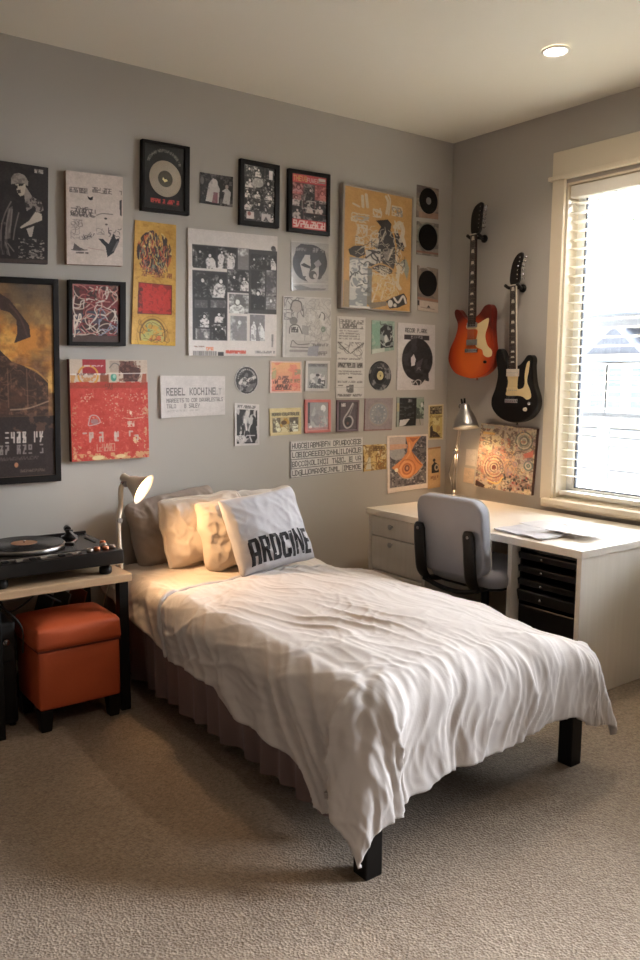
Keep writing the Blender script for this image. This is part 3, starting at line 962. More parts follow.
# controls along the front edge and right side
M_SILV = material('silver_control', rgb(190, 180, 170), 0.3, 0.9, vary=(40, rgb(160, 150, 142)))
obj('front_trim', box(new(), X0 + .01, X1 - .16, Y0 + .034, Y0 + .044, ZT, ZT + .007), M_SILV, tt, bevel=.001)
rs = random.Random(11)
for k, xx in enumerate((X0 + .06, X0 + .11, X0 + .16, X0 + .20, X0 + .27, X0 + .32)):
    obj('push_button', box(new(), xx - .012, xx + .012, Y0 + .012, Y0 + .03, ZT, ZT + .008), (M_BLACK, M_SILV)[k % 2], tt, bevel=.002)
M_COPPER = material('coppery_button', rgb(206, 130, 92), .3, .6, vary=(30, rgb(180, 104, 70)))
for k, (xx, yy, m) in enumerate(((X1 - .13, Y0 + .03, M_SILV), (X1 - .095, Y0 + .045, M_COPPER), (X1 - .062, Y0 + .04, M_COPPER), (X1 - .03, Y0 + .05, M_SILV), (X1 - .045, Y0 + .1, M_SILV), (X1 - .03, Y0 + .15, M_COPPER))):
    bm = new(); lathe(bm, [(0, ZT), (.013, ZT), (.013, ZT + .011), (.010, ZT + .015), (0, ZT + .015)], (xx, yy, 0), n=20, cap=False)
    obj('dial', bm, m, tt, smooth=True)
obj('pitch_slider', box(new(), X1 - .05, X1 - .042, Y0 + .19, Y0 + .30, ZT + .003, ZT + .006), M_BLACK, tt)
obj('rear_rail', box(new(), X0 + .004, X1 - .004, Y1 - .012, Y1, ZT, ZT + .014), M_TT, tt, bevel=.003)

# ------------------------------------------------------------------ clip lamp beside the bed
M_CREAM = material('cream_enamel', rgb(226, 214, 196), 0.35, bump=(60, .02, .001))
LX, LY = -2.288, -.37
lp = thing('bedside_lamp', 'lit cream bedside lamp with bell shade clipped to the table edge', 'lamp', (LX, LY, TZ))
bm = new(); box(bm, LX - .045, LX + .012, LY - .018, LY + .018, TZ + .0005, TZ + .018); box(bm, LX - .02, LX + .012, LY - .018, LY + .018, TZ - .06, TZ - .038); box(bm, LX - .0, LX + .012, LY - .018, LY + .018, TZ - .05, TZ + .01)
obj('clamp', bm, M_CREAM, lp, bevel=.003)
bm = new(); tube(bm, spline([(LX + .006, LY, TZ + .01), (LX + .004, LY, TZ + .10), (LX + .003, LY, TZ + .19), (LX + .014, LY, TZ + .25), (LX + .016, LY, TZ + .315), (LX + .030, LY, TZ + .334)], 6), [.0085] * 12 + [.0105] * 19, 12)
obj('stem', bm, M_CREAM, lp, smooth=True)
bm = new(); tube(bm, [(LX + .006, LY - .013, TZ + .185), (LX + .006, LY + .013, TZ + .185)], .011, 14)
obj('lower_joint', bm, M_STEEL, lp, bevel=.001)
bm = new(); tube(bm, [(LX + .033, LY - .016, TZ + .336), (LX + .033, LY + .014, TZ + .336)], .013, 16)
obj('upper_joint', bm, M_CHROME, lp, bevel=.0015)
sd = Vector((.58, -.67, -.47)).normalized()             # shade looks down over the pillows
hp = Vector((LX + .050, LY - .004, TZ + .351))            # back of the shade
bm = new(); lathe(bm, [(0, -.034), (.015, -.034), (.018, -.03), (.018, .0), (.024, .008)], hp, sd, 24, cap=False)
tube(bm, [Vector((LX + .033, LY, TZ + .337)), hp - sd * .005], .007, 8)
obj('socket', bm, M_CREAM, lp, smooth=True)
bm = new(); prof = [(.022, .004), (.029, .016), (.038, .036), (.050, .056), (.064, .072), (.070, .077)]
lathe(bm, prof + [(r - .0025, h + .0005) for r, h in reversed(prof)], hp, sd, 40, cap=False)
obj('lamp_shade', bm, M_CREAM, lp, smooth=True)
M_BULB = emission('warm_bulb', (1, .66, .34), 16)
bm = new(); lathe(bm, [(0, .012), (.012, .014), (.014, .026), (.020, .04), (.025, .052), (.021, .066), (.011, .073), (0, .075)], hp, sd, 24, cap=False)
obj('light_bulb', bm, M_BULB, lp, smooth=True)
l = bpy.data.lights.new('bedside_bulb', 'SPOT'); l.energy = 6; l.color = (1, .62, .32); l.spot_size = R(150); l.spot_blend = .7; l.shadow_soft_size = .03
lo = bpy.data.objects.new('bedside_bulb', l); COL.objects.link(lo); lo.parent = lp
lo.location = (hp + sd * .080) - Vector(lp.location); lo.rotation_euler = sd.to_track_quat('-Z', 'Y').to_euler()
pts = spline([(LX - .01, LY + .02, TZ + .008), (LX + .02, LY + .10, TZ - .03), (LX + .012, LY + .2, TZ - .2), (LX + .01, LY + .31, .12), (LX + .0, -.03, .05)], 8)
bm = new(); tube(bm, pts, .0028, 6)
obj('power_cord', bm, M_CREAM, lp, smooth=True)

# ------------------------------------------------------------------ ottoman
M_LEATHER = material('orange_leather', rgb(204, 98, 58), 0.45, vary=(6, rgb(188, 82, 46)), bump=(160, .22, .002), spec=.4)
M_STITCH = material('dark_orange_welt', rgb(112, 44, 26), 0.6, bump=(200, .2, .001))
OX0, OX1, OY0, OY1 = -2.700, -2.364, -.562, -.275
ot = thing('storage_ottoman', 'orange leather storage ottoman under the side table', 'ottoman', ((OX0 + OX1) / 2, (OY0 + OY1) / 2, 0))
def soft_box(bm, x0, x1, y0, y1, z0, z1, puff=.008, n=10, taper=0.0):
    """a padded block: every face is a fine grid bulging outward"""
    bm2 = bmesh.new(); box(bm2, -1, 1, -1, 1, -1, 1)
    bmesh.ops.recalc_face_normals(bm2, faces=bm2.faces)
    bmesh.ops.subdivide_edges(bm2, edges=bm2.edges, cuts=n, use_grid_fill=True)
    cx, cy, cz = (x0 + x1) / 2, (y0 + y1) / 2, (z0 + z1) / 2
    mp = {}
    for v in bm2.verts:
        x, y, z = v.co
        e = lambda a, b: (1 - a ** 4) * (1 - b ** 4)
        k = 1 - taper * (z + 1) / 2
        px = cx + x * (x1 - x0) / 2 * k + (puff * e(y, z) * (1 if x > 0 else -1) if abs(x) > .999 else 0)
        py = cy + y * (y1 - y0) / 2 * k + (puff * e(x, z) * (1 if y > 0 else -1) if abs(y) > .999 else 0)
        pz = cz + z * (z1 - z0) / 2 + (puff * 1.6 * e(x, y) * (1 if z > 0 else -1) if abs(z) > .999 else 0)
        mp[v] = bm.verts.new((px, py, pz))
    for f in bm2.faces:
        bm.faces.new([mp[v] for v in f.verts])
    bm2.free()
    return bm
bm = soft_box(new(), OX0 + .006, OX1 - .006, OY0 + .006, OY1 - .006, .088, .318, .005)
obj('body', bm, M_LEATHER, ot, smooth=True, bevel=.008, seg=3, angle=50)
bm = soft_box(new(), OX0, OX1, OY0, OY1, .326, .408, .012, taper=.03)
obj('lid', bm, M_LEATHER, ot, smooth=True, bevel=.018, seg=4, angle=50)
obj('welt', box(new(), OX0 + .003, OX1 - .003, OY0 + .003, OY1 - .003, .317, .328), M_STITCH, ot, bevel=.003)
for x in (OX0 + .03, OX1 - .032):
    for y in (OY0 + .03, OY1 - .03):
        bm = new(); rings(bm, [[(x + a * s, y + b * s, z) for a, b in ((-1, -1), (1, -1), (1, 1), (-1, 1))] for z, s in ((0, .019), (.01, .021), (.088, .027))])
        obj('foot', bm, M_WOODBLACK, ot, bevel=.003)

# clutter under the side table
M_CABLE = material('black_cable', rgb(20, 20, 22), .5, bump=(80, .05, .001))
amp = thing('amplifier', 'small black amplifier with a silver knob under the left of the side table', 'amplifier', (-2.80, -.30, 0))
obj('case', box(new(), -2.905, -2.735, -.42, -.14, .012, .42), material('dark_case', rgb(30, 28, 28), .6, bump=(120, .3, .001)), amp, bevel=.012, seg=3)
obj('grille', box(new(), -2.895, -2.745, -.428, -.42, .03, .27), M_BLACK, amp, bevel=.003)
for x in (-2.775, -2.81, -2.86):
    bm = new(); lathe(bm, [(0, 0), (.014, 0), (.012, .016), (0, .017)], (x, -.42, .345), (0, -1, 0), 18, cap=False)
    obj('knob', bm, M_CHROME, amp, smooth=True)
for x in (-2.885, -2.755):
    for y in (-.4, -.16):
        bm = new(); lathe(bm, [(0, 0), (.012, 0), (.012, .014), (0, .014)], (x, y, 0), n=12, cap=False); obj('foot', bm, M_BLACK, amp)
GS = 'record sleeves leaning under the side table'
for k, (x, c, lab) in enumerate(((-2.655, (46, 40, 40), 'dark record sleeve leaning behind the ottoman, leftmost of three'), (-2.585, (96, 88, 82), 'grey record sleeve leaning behind the ottoman, middle of three'),
                          (-2.515, (150, 78, 46), 'rust orange record sleeve leaning behind the ottoman, rightmost of three'))):
    M = Matrix.Translation((x, -.15, 0)) @ Matrix.Rotation(R(17), 4, 'Y')
    bm = box(new(), -.003, .003, -.09, .09, .001, .46, M)
    for v in bm.verts: v.co.z += .002
    tag(obj('record_sleeve', bm, material('sleeve_card', rgb(*c), .6, vary=(9, rgb(*[v * .8 for v in c]))), bevel=.001), lab, 'record sleeve', GS)
for k, (pts, lab) in enumerate((
    ([(-2.73, -.16, TZ - .11), (-2.70, -.2, .40), (-2.63, -.235, .44), (-2.56, -.225, .50), (-2.49, -.20, .525)], 'black cable looping behind the ottoman towards the table top'),
    ([(-2.72, -.45, .30), (-2.725, -.47, .40), (-2.76, -.46, .46), (-2.80, -.40, .50), (-2.82, -.3, .53)], 'black cable drooping in front of the amplifier'),
    ([(-2.50, -.25, .42), (-2.56, -.27, .46), (-2.62, -.25, .50), (-2.70, -.20, .525)], 'thin black cable strung above the ottoman lid'))):
    bm = new(); tube(bm, spline(pts, 8), .004, 7)
    tag(obj('cable', bm, M_CABLE, smooth=True), lab, 'cable', 'cables under the side table')

# ------------------------------------------------------------------ desk
M_DESK = material('white_oak_melamine', rgb(222, 214, 202), 0.42, vary=(4, rgb(208, 198, 184), (14, 14, 1)), bump=(90, .04, .001))
M_DESKTOP = material('white_desk_top', rgb(226, 219, 208), 0.35, vary=(4, rgb(214, 205, 192), (14, 1, 14)), bump=(90, .03, .001))
DX0, DX1, DY0, DY1, DZ = -.775, -.035, -1.565, -.175, .655
dk = thing('desk', 'white built-in style desk along the right wall under the window', 'desk', ((DX0 + DX1) / 2, (DY0 + DY1) / 2, 0))
obj('desk_top', box(new(), DX0, DX1, DY0, DY1, DZ - .034, DZ), M_DESKTOP, dk, bevel=.003)
obj('end_panel', box(new(), DX0 + .012, DX1, DY0 + .008, DY0 + .032, 0, DZ - .034), M_DESK, dk, bevel=.002)
obj('end_panel', box(new(), DX0 + .012, DX1, DY1 - .03, DY1 - .008, 0, DZ - .034), M_DESK, dk, bevel=.002)
obj('divider', box(new(), DX0 + .02, DX1, -1.182, -1.158, 0, DZ - .034), M_DESK, dk, bevel=.002)
obj('pedestal_side', box(new(), DX0 + .02, DX1, -.622, -.60, 0, DZ - .034), M_DESK, dk, bevel=.002)
obj('back_panel', box(new(), DX1 - .018, DX1, DY0 + .033, DY1 - .031, .05, DZ - .036), M_DESK, dk)
obj('plinth', box(new(), DX0 + .05, DX0 + .07, -.60, DY1 - .031, 0, .06), M_DESK, dk)
for z0, z1 in ((.512, .615), (.325, .506), (.066, .319)):
    dr = obj('drawer', box(new(), DX0 + .014, DX0 + .034, -.598, DY1 - .033, z0, z1), M_DESK, dk, bevel=.002)
    zk = {.512: .575, .325: .478, .066: .285}[z0]
    bm = new(); lathe(bm, [(0, 0), (.006, 0), (.006, .012), (.014, .016), (.014, .021), (.010, .024), (0, .024)], (DX0 + .014, -.375, zk), (-1, 0, 0), 18, cap=False)
    obj('knob', bm, M_STEEL, dr, smooth=True)
    obj('drawer_box', box(new(), DX0 + .034, DX1 - .06, -.585, DY1 - .045, z0 + .012, z1 - .02), M_DESK, dr)

M_TRAY = material('black_tray_plastic', rgb(17, 17, 19), 0.3, bump=(120, .06, .0006))
tu = thing('tray_cabinet', 'black cabinet of shallow trays filling the right bay of the desk', 'tray cabinet', (-.42, -1.36, 0))
ty0, ty1 = DY0 + .04, -1.19
bm = new()
box(bm, DX0 + .07, DX1 - .03, ty0, ty0 + .008, .0, .60); box(bm, DX0 + .07, DX1 - .03, ty1 - .008, ty1, .0, .60)
box(bm, DX1 - .045, DX1 - .03, ty0 + .008, ty1 - .008, 0, .60); box(bm, DX0 + .07, DX1 - .045, ty0 + .008, ty1 - .008, 0, .012); box(bm, DX0 + .07, DX1 - .045, ty0 + .008, ty1 - .008, .592, .60)
obj('housing', bm, M_BLACK, tu)
for k, (zt, dep) in enumerate(((.560, .03), (.500, .03), (.440, .03), (.378, .052))):
    x0 = DX0 + .045
    bm = new()
    box(bm, x0 + .01, DX1 - .06, ty0 + .012, ty1 - .012, zt - .005, zt + .0)
    M = Matrix.Translation((x0, 0, zt + .012)) @ Matrix.Rotation(R(-14), 4, 'Y')
    box(bm, -.004, .012, ty0 + .012, ty1 - .012, -dep / 2, dep / 2, M)
    box(bm, x0 + .012, DX1 - .06, ty0 + .012, ty0 + .016, zt, zt + .022); box(bm, x0 + .012, DX1 - .06, ty1 - .016, ty1 - .012, zt, zt + .022)
    t_ = obj('tray', bm, M_TRAY, tu, bevel=.003)
    bm = new(); lathe(bm, [(0, 0), (.003, 0), (.003, .008), (.006, .010), (.006, .014), (0, .016)], (x0 - .003, -1.338, zt + .012), (-1, 0, 0), 14, cap=False)
    obj('knob', bm, M_CHROME, t_, smooth=True)
obj('front_panel', box(new(), DX0 + .052, DX0 + .062, ty0 + .012, ty1 - .012, .012, .345), M_TRAY, tu, bevel=.003)

# papers on the desk
def desk_sheet(name, quad, z, th, mat, label, cat, group=None, warp=.0, seed=0):
    N = 14
    vs, fs = [], []
    for i in range(N + 1):
        for j in range(N + 1):
            s, t = i / N, j / N
            p = Vector(quad[0]) * (1 - s) * (1 - t) + Vector(quad[1]) * s * (1 - t) + Vector(quad[2]) * s * t + Vector(quad[3]) * (1 - s) * t
            vs.append((p.x, p.y, z + th + warp * (abs(mnoise.noise((s * 2.2 + seed, t * 2.2, seed))) + (2 * s - 1) ** 4 * .3)))
    b0 = len(vs)
    vs2 = [(v[0], v[1], v[2] - th) for v in vs]
    for i in range(N):
        for j in range(N):
            k = i * (N + 1) + j
            fs.append((k, k + N + 1, k + N + 2, k + 1)); fs.append((b0 + k, b0 + k + 1, b0 + k + N + 2, b0 + k + N + 1))
    ed = [i * (N + 1) for i in range(N + 1)] + [N * (N + 1) + j for j in range(1, N + 1)] + [i * (N + 1) + N for i in range(N - 1, -1, -1)] + [j for j in range(N - 1, 0, -1)]
    for a, b in zip(ed, ed[1:] + ed[:1]):
        fs.append((a, b, b0 + b, b0 + a))
    me = bpy.data.meshes.new(name); me.from_pydata(vs + vs2, [], fs)
    return tag(link_mesh(name, me, mat, None, False), label, cat, group)
M_FOIL = material('plastic_sleeve', rgb(216, 216, 220), .34, vary=(8, rgb(184, 186, 196)), coat=.15)
M_MAG = material('pale_magazine', rgb(224, 222, 222), .4, vary=(12, rgb(196, 197, 206)), coat=.1)
GD = 'papers lying on the desk'
desk_sheet('magazine', [(-.715, -1.035, 0), (-.735, -1.33, 0), (-.53, -1.335, 0), (-.51, -1.05, 0)], DZ + .001, .006, M_FOIL, 'glossy grey plastic folder lying at the front edge of the desk', 'folder', GD, .012, 3)
desk_sheet('magazine', [(-.60, -1.24, 0), (-.58, -1.46, 0), (-.40, -1.43, 0), (-.43, -1.21, 0)], DZ + .019, .004, M_MAG, 'pale magazine overlapping the glossy folder, nearer the desk end', 'magazine', GD, .010, 8)
desk_sheet('paper_sheet', [(-.47, -.98, 0), (-.50, -1.19, 0), (-.31, -1.22, 0), (-.28, -1.0, 0)], DZ + .001, .001, M_MAG, 'loose white paper lying towards the window behind the folder', 'paper', GD, .004, 5)

# ------------------------------------------------------------------ desk chair
M_SHELL = material('grey_chair_fabric', rgb(152, 152, 158), 0.75, vary=(8, rgb(140, 140, 147)), bump=(300, .25, .001), sheen=.1)
ch = thing('desk_chair', 'grey upholstered office chair with black arms turned to the desk', 'chair', (-.70, -.94, 0))
CB = Matrix.Translation((-.90, -.962, .462)) @ Matrix.Rotation(R(3), 4, 'Z') @ Matrix.Rotation(R(-7), 4, 'Y')
def shell_pts(off, scale=1.0):
    o = rrect(-.205 * scale, .205 * scale, 0 + .01 * (1 - scale), .372 - .01 * (1 - scale), .075, 8)
    return [CB @ Vector((off + .22 * a * a * 2.2 - (.05 * (b - .19) ** 2 * 8), a, b)) for a, b in o]
bm = new()
prof = [(-.030, .92), (-.034, .965), (-.030, .99), (-.018, 1.0), (.012, 1.0), (.026, .985), (.032, .95), (.030, .9)]
rr = []
for off, sc in prof:
    o = rrect(-.196, .196, 0, .365, .07, 8)
    rr.append([CB @ Vector((off + .5 * (a * sc) ** 2, a * sc, .186 + (b - .186) * sc)) for a, b in o])
# close with finer inner rings so that the curve carries across the panel
for off, scs in ((-.030, (.6, .3, .05)), ):
    inner0 = [[CB @ Vector((off - .002 + .5 * (a * sc) ** 2, a * sc, .186 + (b - .186) * sc)) for a, b in o] for sc in (.05, .3, .6)]
inner1 = [[CB @ Vector((.030 + .5 * (a * sc) ** 2, a * sc, .186 + (b - .186) * sc)) for a, b in o] for sc in (.6, .3, .05)]
rings(bm, inner0 + rr + inner1)
obj('backrest', bm, M_SHELL, ch, smooth=True)
M_PIPE = material('pale_piping', rgb(196, 192, 184), .6, bump=(200, .1, .001))
bm = new(); o = rrect(-.191, .191, .004, .361, .068, 8)
tube(bm, [CB @ Vector((.020 + .5 * a * a, a * 1.012, .186 + (b - .186) * 1.012)) for a, b in o] + [CB @ Vector((.020 + .5 * o[0][0] ** 2, o[0][0] * 1.012, .186 + (o[0][1] - .186) * 1.012))], .0045, 8)
obj('piping', bm, M_PIPE, ch, smooth=True)
# seat
SM = Matrix.Translation((-.64, -.945, .452)) @ Matrix.Rotation(R(3), 4, 'Z')
bm = new(); o = rrect(-.225, .205, -.215, .215, .09, 8)
rings(bm, [[SM @ Vector((a * s, b * s, z)) for a, b in o] for s, z in ((.05, -.045), (.9, -.045), (.97, -.038), (1, -.02), (1, .005), (.97, .022), (.9, .031), (.6, .034), (.3, .03), (.05, .028))])
obj('seat', bm, M_SHELL, ch, smooth=True)
bm = new(); rings(bm, [[SM @ Vector((a * .85, b * .85, z)) for a, b in o] for z in (-.062, -.045)])
obj('seat_pan', bm, M_BLACK, ch, bevel=.004)
# black arms: flat bars up the back, sweeping under the seat
for s in (-1, 1):
    y = .168 if s > 0 else -.138
    p = spline([(-.048, y * .98, .23), (-.05, y, .16), (-.052, y, .06), (-.046, y, -.01), (-.01, y * .96, -.052), (.08, y * .8, -.066), (.2, y * .55, -.068)], 7)
    bm = new(); rs_ = []
    for i, q in enumerate(p):
        d = (p[min(i + 1, len(p) - 1)] - p[max(i - 1, 0)]).normalized()
        nn = Vector((d.z, 0, -d.x)).normalized()
        wv = d.cross(nn).normalized()
        hw = .032 if i > 2 else .019 + .0045 * i
        base = CB @ (Vector(q) + Vector((.5 * y * y, 0, 0)))
        rm = CB.to_3x3()
        rs_.append([base + rm @ (wv * a * hw + nn * b * .010) for a, b in ((-1, -.5), (-.6, -1), (.6, -1), (1, -.5), (1, .5), (.6, 1), (-.6, 1), (-1, .5))])
    rings(bm, rs_)
    a_ = obj('back_arm', bm, M_BLACK, ch, smooth=True)
    bm = new(); c0 = CB @ Vector((-.058 + .5 * y * y, y, .205)); lathe(bm, [(0, 0), (.009, 0), (.008, .004), (0, .005)], c0, CB.to_3x3() @ Vector((-1, 0, 0)), 14, cap=False)
    obj('bolt', bm, M_CHROME, a_, smooth=True)
bm = new(); tube(bm, spline([CB @ Vector((-.03, -.165, -.045)), CB @ Vector((-.02, -.06, -.075)), CB @ Vector((-.02, .06, -.075)), CB @ Vector((-.03, .165, -.045))], 6), .011, 10)
obj('rear_crossbar', bm, M_BLACK, ch, smooth=True)
cx, cy = -.66, -.945
bm = new(); lathe(bm, [(0, .09), (.03, .09), (.03, .24), (.02, .245), (.02, .392), (0, .392)], (cx, cy, 0), n=20, cap=False)
obj('gas_lift', bm, M_BLACK, ch, smooth=False)
for k in range(5):
    a = R(90 + 72 * k)
    d = Vector((math.cos(a), math.sin(a), 0)); nn = Vector((-d.y, d.x, 0))
    c0 = Vector((cx, cy, .1))
    bm = new(); rs_ = []
    for t, hw, z0, z1 in ((.02, .026, -.02, .02), (.14, .020, -.024, .006), (.25, .015, -.034, -.014)):
        b = c0 + d * t
        rs_.append([b - nn * hw + Vector((0, 0, z0)), b + nn * hw + Vector((0, 0, z0)), b + nn * hw + Vector((0, 0, z1)), b - nn * hw + Vector((0, 0, z1))])
    rings(bm, rs_); lg = obj('base_leg', bm, M_BLACK, ch, bevel=.004)
    bm = new(); e = c0 + d * .245
    for s in (-1, 1):
        tube(bm, [e + nn * s * .008 + Vector((0, 0, -.073)), e + nn * s * .024 + Vector((0, 0, -.073))], .027, 16)
    tube(bm, [e + Vector((0, 0, -.073)) - nn * .01, e + Vector((0, 0, -.073)) + nn * .01], .008, 8); tube(bm, [e + Vector((0, 0, -.07)), e + Vector((0, 0, -.03))], .006, 8)
    obj('caster', bm, M_BLACK, lg)

# ------------------------------------------------------------------ architect lamp on the desk
dl = thing('desk_lamp', 'silver jointed desk lamp glowing in the corner of the desk', 'lamp', (-.14, -.215, DZ))
bm = new(); lathe(bm, [(0, 0), (.075, 0), (.078, .006), (.07, .016), (.02, .022), (.014, .03), (.014, .05), (0, .05)], (-.14, -.215, DZ), n=36, cap=False)
obj('base', bm, M_STEEL, dl, smooth=True)
def rod(name, a, b, r, m, parent):
    bm = new(); tube(bm, [a, b], r, 8); return obj(name, bm, m, parent, smooth=True)
A0, A1, A2 = Vector((-.14, -.215, DZ + .045)), Vector((-.13, -.155, .83)), Vector((-.13, -.225, .945))
EL = Vector((-.13, -.218, .935)); HD = Vector((-.14, -.262, 1.20))
for s in (-1, 1):
    o_ = Vector((s * .009, 0, 0))
    rod('lower_rod', A0 + o_, EL + o_, .0042, M_STEEL, dl)
    rod('upper_rod', EL + o_ + Vector((0, 0, -.0)), HD + o_, .0042, M_STEEL, dl)
rod('counter_rod', Vector((-.13, -.158, .80)), EL + Vector((0, .008, .02)), .0042, M_STEEL, dl)
rod('link_rod', Vector((-.13, -.160, .805)), A0 + Vector((0, .014, .02)), .003, M_STEEL, dl)
bm = new(); tube(bm, [EL - Vector((.016, 0, 0)), EL + Vector((.016, 0, 0))], .012, 14); obj('elbow', bm, M_CHROME, dl, bevel=.001)
bm = new(); tube(bm, [HD - Vector((.018, 0, 0)), HD + Vector((.018, 0, 0))], .013, 14); tube(bm, [HD, HD + Vector((0, -.012, .03))], .008, 10); obj('head_joint', bm, M_CHROME, dl, bevel=.001)
ds = Vector((-.10, -.20, -.97)).normalized()
hp2 = HD + Vector((-.008, -.028, .016))
bm = new(); prof = [(.022, .004), (.027, .012), (.030, .03), (.046, .06), (.060, .09), (.071, .125), (.074, .142)]
lathe(bm, [(0, .0), (.012, .0)] + prof + [(r - .003, h) for r, h in reversed(prof)], hp2, ds, 40, cap=False)
obj('lamp_shade', bm, M_STEEL, dl, smooth=True)
bm = new(); tube(bm, [hp2 + ds * .002, hp2 - ds * .03], .006, 10); tube(bm, [hp2 + ds * .012 + Vector((0, .018, 0)), hp2 - ds * .026 + Vector((0, .024, 0))], .006, 10); obj('switch', bm, M_BLACK, dl, smooth=True)
bm = new(); lathe(bm, [(0, .04), (.014, .042), (.018, .07), (.028, .095), (.026, .115), (.012, .126), (0, .128)], hp2, ds, 24, cap=False)
obj('light_bulb', bm, M_BULB, dl, smooth=True)
l = bpy.data.lights.new('desk_bulb', 'SPOT'); l.energy = 2.8; l.color = (1, .62, .32); l.spot_size = R(135); l.spot_blend = .6; l.shadow_soft_size = .03
lo = bpy.data.objects.new('desk_bulb', l); COL.objects.link(lo); lo.parent = dl
lo.location = (hp2 + ds * .131) - Vector(dl.location); lo.rotation_euler = ds.to_track_quat('-Z', 'Y').to_euler()

# ------------------------------------------------------------------ guitars on the right wall
def finish(name, inner, mid, outer, centre, sy, sz):
    m = bpy.data.materials.new(name); m.use_nodes = True; nt = m.node_tree; b = nt.nodes['Principled BSDF']
    b.inputs['Roughness'].default_value = .32; b.inputs['Specular IOR Level'].default_value = .3; b.inputs['Coat Weight'].default_value = .12; b.inputs['Coat Roughness'].default_value = .1
    tc = nt.nodes.new('ShaderNodeTexCoord'); mp = nt.nodes.new('ShaderNodeMapping'); mp.vector_type = 'POINT'
    mp.inputs['Location'].default_value = (0, -centre[0] / sy, -centre[1] / sz); mp.inputs['Scale'].default_value = (0, 1 / sy, 1 / sz)
    ln = nt.nodes.new('ShaderNodeVectorMath'); ln.operation = 'LENGTH'
    cr = nt.nodes.new('ShaderNodeValToRGB')
    e = cr.color_ramp.elements
    e[0].position = .4; e[0].color = (*inner, 1); e[1].position = 1.05 if False else 1.0; e[1].color = (*outer, 1)
    k = e.new(.74); k.color = (*mid, 1)
    L = nt.links.new
    L(tc.outputs['Object'], mp.inputs['Vector']); L(mp.outputs['Vector'], ln.inputs[0]); L(ln.outputs['Value'], cr.inputs['Fac']); L(cr.outputs['Color'], b.inputs['Base Color'])
    return m
M_FRET = material('rosewood', rgb(52, 30, 21), .5, vary=(20, rgb(36, 21, 15), (1, 10, 1)))
M_FRETWIRE = material('fret_wire', rgb(120, 104, 92), .4, .8, vary=(40, rgb(100, 86, 76)))
M_PEARL = material('pearl_inlay', rgb(226, 216, 200), .3, vary=(60, rgb(200, 190, 176)))
M_CREAMPG = material('cream_pickguard', rgb(228, 206, 156), .35, bump=(60, .02, .001))
M_HEAD = material('black_headstock', rgb(22, 19, 20), .3, bump=(80, .05, .0005))

